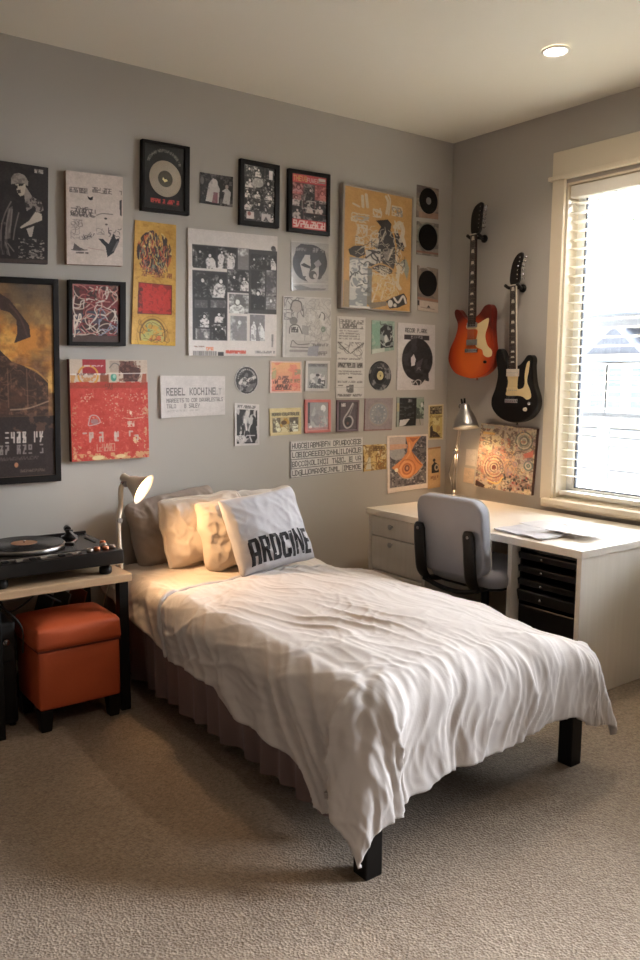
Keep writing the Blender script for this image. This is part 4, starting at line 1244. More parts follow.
def guitar(label, body, bmat, nut, heel, nutw, heelw, head, guard, bits, parts, binding, origin, dy=-.018):
    nut = (nut[0] + dy, nut[1]); heel = (heel[0] + dy, heel[1]); head = [(a + dy, b) for a, b in head]; guard = [(a + dy, b) for a, b in guard]
    bits = [(a + dy, b, c, d) for a, b, c, d in bits]; parts = [(p[0], p[1] + dy, p[2] + dy, *p[3:]) for p in parts]
    g = thing('electric_guitar', label, 'guitar', origin, 'guitars hanging on the wall')
    P = lambda a, b, d: Vector((-d, a, b))
    o = [(p.x, p.y) for p in spline([(a, b, 0) for a, b in body], 7, True)]
    bm = new(); rings(bm, [[P(a, b, d) for a, b in o] for d in (.045, .091)])
    ob = obj('body', bm, bmat, g, smooth=False, bevel=.008, seg=4, angle=60)
    # neck, in the frame running from heel (t = 0) to nut (t = 1)
    h, n = Vector((heel[0], heel[1])), Vector((nut[0], nut[1]))
    ax = (n - h); Ln = ax.length; ax = ax / Ln; sd = Vector((-ax.y, ax.x))
    if sd.x < 0: sd = -sd
    def at(t, s, d): 
        q = h + ax * (t * Ln) + sd * s
        return P(q.x, q.y, d)
    wt = lambda t: heelw + (nutw - heelw) * t
    bm = new(); rings(bm, [[at(t, wt(t) * k, d) for k, d in ((-.5, .094), (-.44, .084), (-.2, .076), (.2, .076), (.44, .084), (.5, .094))] for t in (-.08, .3, .7, 1.0)])
    nk = obj('neck', bm, M_FRET, g, smooth=False)
    bm = new(); rings(bm, [[at(t, wt(t) * k, d) for k, d in ((-.5, .094), (.5, .094), (.5, .099), (-.5, .099))] for t in (-.1, 1.0)])
    obj('fretboard', bm, M_FRET, g)
    frets = [1 - (1 - 2 ** (-k / 12)) / (1 - 2 ** (-21 / 12)) * 1.02 for k in range(0, 22)]
    for t in frets[1:]:
        bm = new(); rings(bm, [[at(t, wt(t) * .49 * s, d) for d in (.0988, .1002)] + [at(t + .004, wt(t) * .49 * s, d) for d in (.1002, .0988)] for s in (-1, 1)])
        obj('fret', bm, M_FRETWIRE, nk)
    for k in (1, 3, 5, 7, 9, 12, 15, 17, 19):
        t = (frets[k] + frets[k - 1]) / 2
        dt = (frets[k - 1] - frets[k]) * .30
        bm = new(); rings(bm, [[at(t + a * dt, wt(t) * s * .26, d) for a, s in ((-1, -1), (1, -.7), (1, .7), (-1, 1))] for d in (.0985, .0996)])
        obj('inlay', bm, M_PEARL, nk)
    bm = new(); rings(bm, [[at(1.0, wt(1) * s * .5, d) for s, d in ((-1, .094), (1, .094), (1, .102), (-1, .102))], [at(1.012, wt(1) * s * .5, d) for s, d in ((-1, .094), (1, .094), (1, .102), (-1, .102))]])
    obj('nut', bm, M_PEARL, nk)
    if binding:
        bm = new(); rings(bm, [[at(t, -wt(t) * .5 - s, d) for s, d in ((-.002, .0935), (.0035, .0935), (.0035, .0998), (-.002, .0998))] for t in (-.06, 1.0)])
        obj('neck_binding', bm, M_PEARL, nk)
    hs = [(p.x, p.y) for p in spline([(a, b, 0) for a, b in head], 5, True)]
    bm = new(); rings(bm, [[P(a, b, d) for a, b in hs] for d in (.078, .094)])
    hd = obj('headstock', bm, M_HEAD, g, bevel=.003)
    # six tuners along the right edge of the headstock
    top, bot = max(head, key=lambda p: p[1]), min(head, key=lambda p: p[1])
    for k in range(6):
        t = .2 + .65 * k / 5
        zz = nut[1] + (top[1] - nut[1]) * t
        xs = [a for a, b in hs if abs(b - zz) < .02]
        yr = min(xs)
        bm = new(); tube(bm, [P(yr + .004, zz, .086), P(yr - .012, zz, .086)], .0025, 8)
        lathe(bm, [(0, .0), (.006, .001), (.0075, .006), (.006, .012), (0, .013)], P(yr - .012, zz, .086), (0, -1, 0), 10, cap=False)
        lathe(bm, [(0, 0), (.004, 0), (.0035, .007), (0, .008)], P(yr + .012, zz, .094), (-1, 0, 0), 10, cap=False)
        obj('tuner', bm, M_CHROME, hd, smooth=True)
    # pickguard and hardware
    pg = [(p.x, p.y) for p in spline([(a, b, 0) for a, b in guard], 5, True)]
    bm = new(); rings(bm, [[P(a, b, d) for a, b in pg] for d in (.0908, .0932)])
    obj('pickguard', bm, M_CREAMPG, g, bevel=.0006)
    for name, y0, y1, z0, z1, d1, m, tilt in parts:
        c = Vector(((y0 + y1) / 2, (z0 + z1) / 2))
        M = Matrix.Translation((0, c.x, c.y)) @ Matrix.Rotation(R(tilt), 4, 'X')
        bm = box(new(), -d1, -.0905, y0 - c.x, y1 - c.x, z0 - c.y, z1 - c.y, M)
        pu = obj(name, bm, m, g, bevel=.002)
        if name == 'pickup':
            bm = new()
            for k in range(6):
                yy = (y0 - c.x) + (y1 - y0) * (k + .5) / 6
                lathe(bm, [(0, 0), (.003, 0), (.003, .0012), (0, .0014)], M @ Vector((-d1, yy, 0)), (-1, 0, 0), 8, cap=False)
            obj('pole_pieces', bm, M_STEEL, pu)
        if name == 'bridge':
            bm = new()
            for k in range(6):
                yy = (y0 - c.x) + (y1 - y0) * (k + .5) / 6
                box(bm, -d1 - .003, -d1 + .001, yy - .003, yy + .003, -.004, .005, M)
            obj('saddles', bm, M_CHROME, pu)
    for (a, b, r, m) in bits:
        bm = new(); lathe(bm, [(0, 0), (r, 0), (r * .85, .012), (r * .6, .015), (0, .015)], P(a, b, .0905), (-1, 0, 0), 18, cap=False)
        obj('control_knob', bm, m, g, smooth=True)
    bridge = [p for p in parts if p[0] == 'bridge'][0]
    bm = new()
    for k in range(6):
        s = (k - 2.5) / 5
        a = at(1.0, s * nutw * .75, .103)
        b = P((bridge[1] + bridge[2]) / 2 - s * -.0 + sd.x * s * .05, (bridge[3] + bridge[4]) / 2, .105)
        tube(bm, [a, b], .0004, 4)
    obj('strings', bm, M_STEEL, g)
    for a, b in ((body[len(body) * 2 // 3][0], body[len(body) * 2 // 3][1]),):
        pass
    low = min(body, key=lambda p: p[1])
    bm = new(); lathe(bm, [(0, 0), (.004, 0), (.004, .006), (.008, .010), (.007, .014), (0, .015)], P(low[0], low[1], .068), (0, 0, -1), 12, cap=False)
    obj('strap_button', bm, M_CHROME, g, smooth=True)
    return g

g1_body = [(-.141, 1.758), (-.168, 1.750), (-.195, 1.722), (-.222, 1.700), (-.253, 1.690), (-.284, 1.702), (-.320, 1.722), (-.345, 1.748), (-.364, 1.766), (-.392, 1.772), (-.412, 1.760), (-.425, 1.728), (-.423, 1.656), (-.432, 1.573), (-.446, 1.479), (-.434, 1.424), (-.375, 1.380), (-.305, 1.362), (-.245, 1.362), (-.147, 1.390), (-.093, 1.455), (-.099, 1.525), (-.143, 1.605), (-.158, 1.668), (-.136, 1.715), (-.130, 1.742)]
M_BURST = finish('orange_sunburst', rgb(226, 104, 38), rgb(190, 66, 26), rgb(92, 22, 14), (-.004, .13), .186, .245)
o_ = [(-.242, 2.162), (-.228, 2.185), (-.226, 2.235), (-.232, 2.28), (-.255, 2.318), (-.296, 2.335), (-.313, 2.318), (-.306, 2.27), (-.302, 2.22), (-.30, 2.185), (-.274, 2.160)]
guitar('orange sunburst electric guitar with cream pickguard hanging nearest the corner', g1_body, M_BURST, (-.252, 2.163), (-.258, 1.70), .042, .056, o_,
       [(-.222, 1.668), (-.30, 1.668), (-.345, 1.685), (-.382, 1.694), (-.378, 1.655), (-.360, 1.60), (-.378, 1.545), (-.412, 1.515), (-.410, 1.485), (-.380, 1.478), (-.352, 1.492), (-.340, 1.52), (-.300, 1.535), (-.284, 1.560), (-.298, 1.60), (-.296, 1.635), (-.222, 1.640)],
       [(-.368, 1.452, .009, M_BLACK)],
       [('pickup', -.298, -.222, 1.648, 1.676, .098, M_STEEL, 0), ('pickup', -.302, -.222, 1.548, 1.580, .098, M_STEEL, 0), ('bridge', -.308, -.214, 1.506, 1.528, .101, M_CHROME, 0),
        ('pickup_surround', -.294, -.226, 1.582, 1.645, .0925, material('amber_panel', rgb(196, 92, 40), .35, vary=(20, rgb(180, 78, 32))), 0)], False, (-.07, -.27, 1.36))

g2_body = [(-.462, 1.512), (-.478, 1.524), (-.500, 1.515), (-.520, 1.482), (-.540, 1.446), (-.568, 1.432), (-.598, 1.430), (-.628, 1.436), (-.656, 1.462), (-.676, 1.484), (-.702, 1.484), (-.715, 1.460), (-.714, 1.417), (-.728, 1.332), (-.758, 1.253), (-.750, 1.195), (-.700, 1.144), (-.609, 1.119), (-.509, 1.138), (-.445, 1.189), (-.435, 1.245), (-.460, 1.307), (-.475, 1.379), (-.465, 1.440), (-.458, 1.485)]
M_BLKFIN = finish('black_gloss_finish', rgb(12, 10, 11), rgb(10, 9, 10), rgb(8, 7, 8), (0, .2), .2, .25)
o2 = [(-.537, 1.860), (-.524, 1.885), (-.528, 1.935), (-.542, 1.985), (-.570, 2.020), (-.600, 2.028), (-.606, 2.005), (-.594, 1.965), (-.592, 1.92), (-.590, 1.885), (-.573, 1.858)]
guitar('black electric guitar with cream pickguard hanging beside the window', g2_body, M_BLKFIN, (-.554, 1.858), (-.570, 1.43), .040, .052, o2,
       [(-.535, 1.385), (-.60, 1.385), (-.603, 1.335), (-.606, 1.305), (-.640, 1.31), (-.652, 1.335), (-.650, 1.38), (-.662, 1.440), (-.680, 1.452), (-.676, 1.40), (-.668, 1.345), (-.690, 1.30), (-.698, 1.262), (-.672, 1.248), (-.645, 1.262), (-.61, 1.268), (-.53, 1.268), (-.532, 1.30), (-.538, 1.34)],
       [(-.692, 1.228, .011, M_CHROME), (-.664, 1.196, .011, M_PEARL)],
       [('pickup', -.612, -.528, 1.372, 1.412, .1, M_PEARL, 0), ('pickup', -.606, -.532, 1.284, 1.310, .098, M_CREAMPG, 0), ('bridge', -.614, -.524, 1.228, 1.250, .101, M_CHROME, 0)], True, (-.07, -.6, 1.12))
for (y, z, lab) in ((-.325, 2.150, 'black wall hook holding the orange sunburst guitar'), (-.616, 1.850, 'black wall hook holding the black guitar')):
    hk = thing('guitar_hook', lab, 'wall hook', (0, y + .04, z), 'guitar wall hooks')
    yc = y + .055
    bm = new(); lathe(bm, [(0, .0005), (.022, .0005), (.022, .010), (.012, .014), (0, .014)], (0, yc, z), (-1, 0, 0), 24, cap=False); obj('wall_plate', bm, M_BLACK, hk, smooth=True)
    bm = new(); tube(bm, [(-.01, yc, z), (-.066, yc, z)], .008, 10); obj('stem', bm, M_BLACK, hk, smooth=True)
    bm = new(); tube(bm, spline([(-.108, yc + .036, z + .012), (-.085, yc + .036, z + .002), (-.066, yc + .030, z), (-.062, yc, z), (-.066, yc - .034, z), (-.085, yc - .044, z + .002), (-.108, yc - .046, z + .012)], 6), .009, 10); obj('yoke', bm, M_BLACK, hk, smooth=True)

# ------------------------------------------------------------------ gallery wall
Q = {
'P1':((-2.694,2.227),(-2.412,2.228),(-2.428,1.832),(-2.712,1.818)),
'P2':((-2.339,2.228),(-2.083,2.236),(-2.093,1.851),(-2.348,1.838)),
'P3':((-2.901,1.759),(-2.385,1.772),(-2.401,0.900),(-2.943,0.904)),
'P4':((-2.341,1.774),(-2.080,1.781),(-2.087,1.496),(-2.350,1.492)),
'P5':((-1.986,2.417),(-1.747,2.420),(-1.754,2.110),(-1.996,2.106)),
'P6':((-1.684,2.321),(-1.504,2.324),(-1.510,2.180),(-1.689,2.179)),
'P7':((-1.472,2.414),(-1.242,2.414),(-1.245,2.107),(-1.477,2.101)),
'P8':((-2.019,2.063),(-1.814,2.063),(-1.829,1.504),(-2.051,1.507)),
'P9':((-1.754,2.056),(-1.247,2.069),(-1.257,1.466),(-1.760,1.461)),
'P10':((-1.910,1.364),(-1.559,1.364),(-1.563,1.173),(-1.909,1.164)),
'P12':((-1.503,1.230),(-1.357,1.220),(-1.358,1.011),(-1.504,1.013)),
'P13':((-1.290,1.442),(-1.092,1.443),(-1.091,1.279),(-1.291,1.278)),
'P14':((-1.296,1.198),(-1.093,1.200),(-1.093,1.058),(-1.290,1.055)),
'P15':((-2.351,1.433),(-1.985,1.435),(-1.984,0.984),(-2.353,0.982)),
'P16':((-1.187,2.410),(-0.923,2.416),(-0.923,2.103),(-1.189,2.100)),
'P17':((-1.160,2.056),(-0.918,2.070),(-0.919,1.820),(-1.159,1.804)),
'P18':((-0.846,2.385),(-0.338,2.377),(-0.339,1.731),(-0.855,1.732)),
'P19a':((-0.287,2.457),(-0.115,2.455),(-0.113,2.283),(-0.285,2.277)),
'P19b':((-0.281,2.255),(-0.109,2.258),(-0.106,2.069),(-0.279,2.070)),
'P19c':((-0.270,2.009),(-0.104,2.000),(-0.095,1.744),(-0.262,1.753)),
'P20':((-1.210,1.775),(-0.899,1.784),(-0.899,1.467),(-1.216,1.464)),
'P21':((-0.856,1.691),(-0.656,1.692),(-0.662,1.246),(-0.862,1.248)),
'P22':((-0.609,1.680),(-0.441,1.680),(-0.444,1.518),(-0.609,1.492)),
'P24':((-0.414,1.675),(-0.119,1.673),(-0.114,1.291),(-0.416,1.289)),
'P25':((-1.069,1.446),(-0.906,1.448),(-0.908,1.284),(-1.072,1.287)),
'P26':((-1.073,1.242),(-0.899,1.240),(-0.897,1.063),(-1.072,1.061)),
'P27':((-0.856,1.237),(-0.696,1.235),(-0.701,1.061),(-0.857,1.061)),
'P28':((-0.653,1.243),(-0.443,1.244),(-0.450,1.058),(-0.657,1.060)),
'P29':((-0.411,1.249),(-0.195,1.247),(-0.198,1.077),(-0.414,1.075)),
'P30':((-1.164,1.021),(-0.666,1.026),(-0.666,0.835),(-1.163,0.823)),
'P31':((-0.661,0.980),(-0.485,0.978),(-0.485,0.832),(-0.655,0.828)),
'P32':((-0.483,1.025),(-0.160,1.024),(-0.153,0.698),(-0.475,0.687)),
'P33':((-0.156,1.199),(-0.030,1.203),(-0.026,0.986),(-0.153,0.988)),
'P34':((-0.152,0.939),(-0.046,0.944),(-0.042,0.693),(-0.144,0.688)),
}
GW = 'pictures and posters on the gallery wall'

def qpt(q, u, v):
    tl, tr, br, bl = [Vector(p) for p in q]
    return tl * (1 - u) * (1 - v) + tr * u * (1 - v) + br * u * v + bl * (1 - u) * v

def poster(name, label, cat, key, th, ink, mat=None, edge=None, curl=0.0):
    o = sheet(name, Q[key], th, ink, mat or M_PAPER, None, edge, curl=curl)
    return tag(o, label, cat, GW)

def framed(name, label, key, th, ink, fmat, fl, ft, frr=None, fb=None, mat=None, cat='framed picture', rebate=.007, edge=None):
    """fl.. = frame widths as fractions of the picture size (left, top, right, bottom)"""
    q = Q[key]
    frr = fl if frr is None else frr
    fb = ft if fb is None else fb
    c = qpt(q, .5, .5); lo = min(p[1] for p in q)
    t = thing(name, label, cat, (c.x, 0, lo), GW)
    out = [qpt(q, *p) for p in ((0, 0), (1, 0), (1, 1), (0, 1))]
    inn = [qpt(q, *p) for p in ((fl, ft), (1 - frr, ft), (1 - frr, 1 - fb), (fl, 1 - fb))]
    P = lambda p, d: Vector((p.x, -d, p.y))
    bm = new()
    secs = [[P(p, 0) for p in out], [P(p, th) for p in out], [P(p, th) for p in inn], [P(p, 0) for p in inn]]
    rings(bm, secs, cap=False, closed=True)
    obj('frame', bm, fmat, t, bevel=.002)
    sheet('print', q, th - rebate, ink, mat or M_GLOSS, t, edge, inset=(fl, ft, 1 - frr, 1 - fb), base=.001)
    return t

M_FRAME = material('black_picture_frame', rgb(15, 12, 11), .5, spec=.25, vary=(20, rgb(22, 17, 15)))
M_ALU = material('silver_picture_frame', rgb(176, 168, 158), .35, .7, vary=(20, rgb(150, 142, 134)))
W_ = (206, 196, 190)

# 1 black portrait panel, far left
k = Ink(70, 100, (34, 28, 29), 2, 11)
k.blot(k.win(0, 0, 70, 100), 14, .55, (52, 44, 44), .5)
F = lambda cx, cy: (22 + cx / 8.35, (cy - 45 - 60 * cx / 400) / 8.35)
poly = lambda k, pts, c, al=1: k.poly([F(*p) for p in pts], c, al)
poly(k, [(85, 240), (85, 190), (110, 155), (150, 148), (195, 165), (230, 220), (225, 260), (195, 235), (120, 235)], (150, 140, 132))
k.blot(k.ewin(*F(155, 195), 8, 5), 3, .5, (112, 102, 98), .7)
poly(k, [(120, 240), (205, 240), (212, 290), (190, 335), (160, 342), (138, 310)], (188, 176, 160))
poly(k, [(95, 250), (140, 250), (142, 275), (105, 280)], (30, 26, 26)); poly(k, [(150, 240), (190, 240), (185, 255), (150, 258)], (30, 26, 26))
poly(k, [(135, 290), (165, 285), (168, 315), (142, 318)], (60, 50, 48))
poly(k, [(210, 265), (262, 345), (205, 400), (195, 330)], (150, 138, 130))
poly(k, [(205, 370), (262, 350), (345, 395), (362, 470), (300, 500), (290, 430), (215, 470)], (140, 128, 122))
k.blot(k.ewin(*F(280, 420), 9, 9), 2.5, .48, (48, 40, 40), .9)
poly(k, [(290, 480), (345, 500), (350, 555), (300, 570), (170, 612), (160, 602), (240, 550)], (196, 184, 170))
poly(k, [(215, 620), (282, 600), (262, 690), (240, 688)], (186, 174, 164))
for a in ([(85, 385), (40, 470), (10, 560)], [(75, 450), (50, 560), (45, 690)], [(95, 450), (85, 560), (70, 640)], [(10, 560), (2, 640), (0, 700)], [(150, 480), (120, 600), (105, 700)], [(40, 720), (60, 780), (75, 830)], [(60, 730), (110, 800)]):
    k.curve([F(*p) for p in a], 1.3, (136, 124, 118), .8)
poly(k, [(60, 440), (100, 420), (80, 690), (30, 690)], (150, 138, 134), .55)
k.blot(k.win(*F(150, 690), 66, 95), 2, .56, (170, 160, 152), .8, sx=.7, sy=1.6)
k.blot(k.win(0, 60, 30, 92), 5, .55, (120, 110, 106), .6, sx=2, sy=.5)
k.glyphs(*F(282, 118), F(355, 0)[0], F(355, 155)[1], 6, (190, 180, 172), 1, .7)
k.rect(0, 96, 70, 100, (74, 58, 54), .8)
poster('poster', 'black poster of a pale figure in a headscarf and jacket, top of the far left', 'poster', 'P1', .022, k, edge=(24, 20, 20))

# 2 pale hand drawn canvas
k = Ink(57, 94, (206, 190, 180), 2.2, 12)
k.grain(.06, 6); k.grain(.05, 1.5)
G = lambda cx, cy: ((cx - 55) / 9.14, (cy - 52 - .1 * (cx - 55)) / 9.14)
k.glyphs(*G(85, 205), *G(245, 262), 7, (96, 84, 82), .8, .7); k.glyphs(*G(290, 205), *G(470, 265), 7, (90, 78, 76), .8, .7); k.glyphs(*G(510, 235), *G(565, 275), 2, (90, 80, 78), .8, .7)
k.poly([G(245, 285), G(270, 300), G(300, 288), G(292, 320), G(272, 328), G(255, 315)], (30, 26, 26))
k.glyphs(*G(95, 395), *G(320, 480), 8, (84, 74, 74), .85, .9)
k.scrib(*G(95, 380), *G(320, 490), 22, .7, (92, 82, 82), .8, 2.2); k.scrib(*G(85, 205), *G(245, 262), 10, .6, (96, 86, 84), .7, 1.6); k.scrib(*G(300, 210), *G(470, 270), 10, .6, (96, 86, 84), .7, 1.6); k.scrib(*G(95, 500), *G(200, 690), 26, .5, (104, 92, 92), .6, 2); k.scrib(*G(190, 610), *G(310, 700), 8, .7, (86, 76, 78), .8, 2)
k.curve([G(330, 468), G(380, 452), G(480, 462)], .9, (120, 112, 108)); k.line([G(325, 300), G(325, 640)], .35, (170, 156, 150), .6)
k.ell(*G(414, 500), 1.5, 1, (70, 62, 62)); k.ell(*G(420, 556), 1.4, .9, (96, 80, 80))
k.poly([G(545, 330), G(565, 320), G(565, 480), G(548, 470)], (70, 64, 66))
k.scrib(*G(330, 590), *G(400, 650), 6, .5, (110, 98, 96), .7, 2); k.scrib(*G(440, 590), *G(560, 690), 12, .7, (84, 78, 80), .8, 2)
k.poly([G(110, 780), G(125, 720), G(170, 760), G(225, 790)], (96, 86, 86)); k.curve([G(100, 780), G(150, 790), G(240, 790)], .8, (84, 76, 76)); k.glyphs(*G(140, 805), *G(250, 825), 8, (84, 74, 74), .8, .6)
k.poly([G(345, 690), G(385, 690), G(440, 745), G(490, 640), G(510, 700), G(545, 690), G(540, 720), G(490, 830), G(430, 870), G(412, 770)], (44, 44, 50))
k.poly([G(470, 820), G(520, 720), G(545, 720), G(500, 810)], (120, 114, 116), .8)
k.curve([G(250, 770), G(330, 790), G(390, 800)], .6, (168, 120, 112), .7)
poster('canvas_print', 'pale canvas of inky doodles and lettering above the small red scribble frame', 'canvas print', 'P2', .028, k, edge=(150, 118, 96))

# 3 large framed fiery picture
k = Ink(120, 195, (120, 84, 50), 1.7, 13)
n = k.noise(40, 5); n2 = k.noise(18, 4)
sky = np.stack([.40 + .42 * n, .30 + .30 * n, .20 + .12 * n], -1)
k.a = sky
k.blot(k.win(0, 0, 120, 120), 26, .38, (222, 142, 58), .9, 5, w=.25); k.blot(k.win(0, 20, 120, 110), 18, .46, (244, 196, 104), .85, 5, w=.25); k.blot(k.win(0, 10, 120, 110), 12, .52, (110, 66, 44), .6, 4, w=.25)
k.put(np.clip((46 - k.Y) / 46, 0, 1) * np.clip((k.X - 30) / 60, .3, 1), (84, 76, 72), .95)
k.blot(k.win(60, 0, 120, 40), 20, .5, (150, 120, 84), .5, 4, w=.3)
T = lambda cx, cy: (66 + cx / 4.36 - 6, (cy - 60) / 4.36)         # crop to sheet
k.poly([T(-120, 40), T(0, 95), T(60, 130), T(110, 190), T(150, 240), T(155, 290), T(80, 318), T(95, 270), T(90, 215), T(60, 185), T(20, 175), T(0, 140), T(-120, 110)], (72, 54, 50))
k.curve([T(60, 150), T(110, 210), T(140, 290)], 2, (104, 76, 66), .6)
k.poly([T(-280, 420), T(-160, 350), T(-40, 330), T(10, 345), T(70, 400), T(130, 420), T(235, 480), T(235, 640), T(-280, 640)], (66, 48, 42))
k.blot(k.win(0, 66, 120, 140), 10, .45, (104, 68, 50), .6, 4, .6, 1.4, w=.25); k.blot(k.win(0, 72, 120, 132), 5, .56, (176, 126, 88), .5, 4, w=.2); k.scrib(0, 84, 112, 128, 26, .7, (140, 100, 76), .6, 5)
k.curve([T(130, 420), T(180, 440), T(235, 490)], 1.6, (196, 142, 70), .8)
for x in (48, 135, -60): k.line([T(x, 430), T(x + 4, 600)], 1.4, (150, 112, 84), .5)
k.curve([T(60, 610), T(140, 605), T(235, 575)], 1.4, (190, 160, 130), .7)
k.rect(0, T(0, 640)[1], 120, 195, (44, 36, 38), .93)
k.blot(k.win(0, T(0, 620)[1], 120, 150), 6, .58, (120, 86, 66), .6, 3)
for row, (ya, yb) in enumerate(((712, 756), (770, 806))):
    for x in range(-250, 210, 26):
        if k.rs.rand() < (.85 if row == 0 else .6):
            k.glyphs(*T(x, ya), *T(x + 15, yb), 1, (206, 196, 186) if row == 0 else (140, 130, 126), 1, 1.5)
k.glyphs(*T(-240, 822), *T(200, 834), 34, (104, 92, 88), .8, .6); k.ell(*T(84, 857), 2, 2.6, (196, 132, 92)); k.glyphs(*T(100, 880), *T(215, 890), 12, (110, 96, 84), .8, .6)
framed('framed_poster', 'large black framed poster of fiery clouds over dark ruins, far left', 'P3', .026, k, M_FRAME, .048, .030, .048, .034)

# 4 red scribble frame
k = Ink(46, 57, (70, 46, 46), 2.4, 14)
k.blot(k.win(0, 0, 46, 40), 10, .45, (120, 44, 50), .9); k.blot(k.win(0, 26, 46, 57), 12, .58, (70, 76, 92), .8); k.blot(k.win(0, 0, 46, 30), 7, .6, (150, 104, 88), .7)
for c, n_ in (((206, 186, 166), 20), ((190, 120, 110), 14), ((210, 200, 186), 14), ((150, 60, 62), 10)):
    k.scrib(1, 1, 44, 50, n_, 1.1, c, .9, 6)
k.scrib(26, 24, 44, 50, 8, 1.0, (140, 150, 166), .9, 6)
k.rect(0, 51, 46, 57, (86, 68, 62), .85); k.scrib(2, 30, 8, 52, 5, 1.3, (220, 204, 186), 1, 6)
framed('framed_picture', 'small black box frame with tangled red and white scribbles', 'P4', .032, k, M_FRAME, .06, .06, .115, .06)

# 5 framed silver record
k = Ink(40, 66, (24, 24, 25), 2.4, 15)
k.grain(.03, 8)
for i in range(26):
    a = R(200 + 140 * i / 25)
    k.glyphs(19.5 + 17 * math.cos(a) - 1, 24 + 19 * math.sin(a) - 1.3, 19.5 + 17 * math.cos(a) + 1, 24 + 19 * math.sin(a) + 1.3, 1, (140, 134, 124), .8, .5)
k.glyphs(6.5, 56, 35, 59.5, 12, (206, 62, 56), 1, .9); k.line([(8, 60.5), (34, 61)], .5, (150, 46, 42), .7)
fr5 = framed('framed_record', 'black framed silver disc with red lettering beneath it, topmost on the left', 'P5', .028, k, M_FRAME, .06, .045, .115, .05)
q = Q['P5']
def disc(name, c, rx, d0, d1, mat, parent, n=48, hole=0):
    bm = new()
    lathe(bm, ([(hole, 0)] if hole else [(0, 0)]) + [(rx, 0), (rx, d1 - d0), (hole, d1 - d0)], (c.x, -d0, c.y), (0, -1, 0), n, cap=False)
    return obj(name, bm, mat, parent)
c5 = qpt(q, .485, .515)
M_DISC = material('silver_disc', rgb(190, 181, 172), .24, 1.0, vary=(9, rgb(150, 142, 134)))
M_DKPAPER = material('dark_label_paper', rgb(40, 37, 34), .5, vary=(60, rgb(90, 84, 66)))
dsc = disc('silver_disc', c5, .080, .0212, .0245, M_DISC, fr5, 56)
disc('center_label', c5, .036, .0246, .0254, M_DKPAPER, dsc, 40)
bm = new(); prism(bm, [(c5.x + x, c5.y + y) for x, y in ((-.016, -.004), (-.004, -.016), (.012, -.008), (.003, .0), (-.003, -.004), (-.012, .006))], lambda a, b, d: Vector((a, -d, b)), .0255, .026)
obj('label_mark', bm, material('gold_print', rgb(216, 200, 130), .5, vary=(60, rgb(226, 216, 170))), dsc)

# 6 small figure photo
k = Ink(33, 31, (52, 46, 48), 2.6, 16)
k.photo(0, 0, 33, 31, (44, 40, 42), (120, 110, 108), 0)
k.poly([(6, 28), (9, 10), (13, 4), (17, 8), (20, 14), (19, 29)], (196, 186, 182)); k.ell(14.5, 9, 3.4, 4.4, (206, 196, 192)); k.poly([(14, 18), (18, 18), (18, 29), (12.5, 29)], (140, 84, 96))
k.poly([(23, 28), (25, 17), (22, 16), (27, 12), (31, 16), (30, 29)], (190, 184, 182)); k.ell(27, 11, 1.6, 2.2, (170, 150, 142)); k.blot(k.win(0, 0, 33, 31), 3, .62, (140, 132, 132), .5); k.ell(2, 8, 2, 4, (150, 140, 138), .7)
poster('photo_print', 'small unframed photo of pale draped figures between two black frames', 'photo', 'P6', .003, k, M_GLOSS, (196, 190, 184), .004)

# 7 photo collage frame
k = Ink(33, 54, (60, 56, 55), 2.6, 17)
rows = [0, 11, 22, 32, 44, 54]
for r in range(5):
    x = 0
    while x < 31:
        w_ = k.rs.uniform(7, 13)
        if r == 4 and k.rs.rand() < .2: x += w_; continue
        k.photo(x + .5, rows[r] + .5, min(33, x + w_), rows[r + 1] - .6, (36, 34, 34), (196, 188, 182), 1); x += w_ + .6
k.rect(3, 45, 11, 52, (216, 200, 194)); k.ell(6, 47, 1.8, 2, (150, 96, 90)); k.rect(19, 45.5, 29, 53, (206, 198, 194)); k.poly([(21, 53), (24, 48), (27, 53)], (84, 78, 78))
k.blot(k.win(0, 0, 33, 54), 2, .66, (200, 192, 188), .5); k.rect(27, 2, 31, 11, (206, 200, 196)); k.ell(15, 16, 6, 4.5, (196, 188, 182), .8)
framed('framed_collage', 'black framed collage of many black and white photos', 'P7', .024, k, M_FRAME, .10, .075, .125, .075)

# 8 yellow banner print
k = Ink(42, 123, (212, 160, 66), 2.4, 18)
k.grain(.10, 12); k.grain(.06, 2.5)
k.blot(k.win(0, 0, 42, 123), 4, .67, (178, 120, 40), .5)
m = k.ewin(20, 30, 17.5, 22)
k.blot(m, 12, .42, (200, 84, 44), .8); k.blot(m, 7, .50, (62, 40, 36), .95, sx=1.6, sy=.7); k.blot(m, 4, .58, (52, 36, 44), .9, sx=1.8, sy=.6); k.blot(m, 5, .66, (232, 206, 120), .9); k.blot(k.ewin(24, 38, 8, 10), 4, .58, (130, 150, 130), .8); k.blot(k.ewin(15, 38, 6, 10), 4, .6, (206, 110, 92), .8)
for c, n_, wd in (((54, 38, 38), 60, 1.0), ((190, 70, 44), 30, .9), ((44, 34, 42), 40, .7), ((226, 196, 110), 34, .7), ((120, 132, 112), 16, .7), ((204, 110, 84), 16, .8)):
    for _ in range(n_):
        a = k.rs.uniform(0, 2 * PI); r = k.rs.rand() ** .6
        x, y = 20 + 15.5 * r * math.cos(a), 30 + 20 * r * math.sin(a)
        k.curve([(x, y), (x + k.rs.uniform(-1.4, 1.4), y + k.rs.uniform(1.5, 3.5)), (x + k.rs.uniform(-2, 2), y + k.rs.uniform(3.5, 7))], wd, c, .85)
k.glyphs(8, 50, 38, 54, 12, (130, 60, 36), .7, .8)
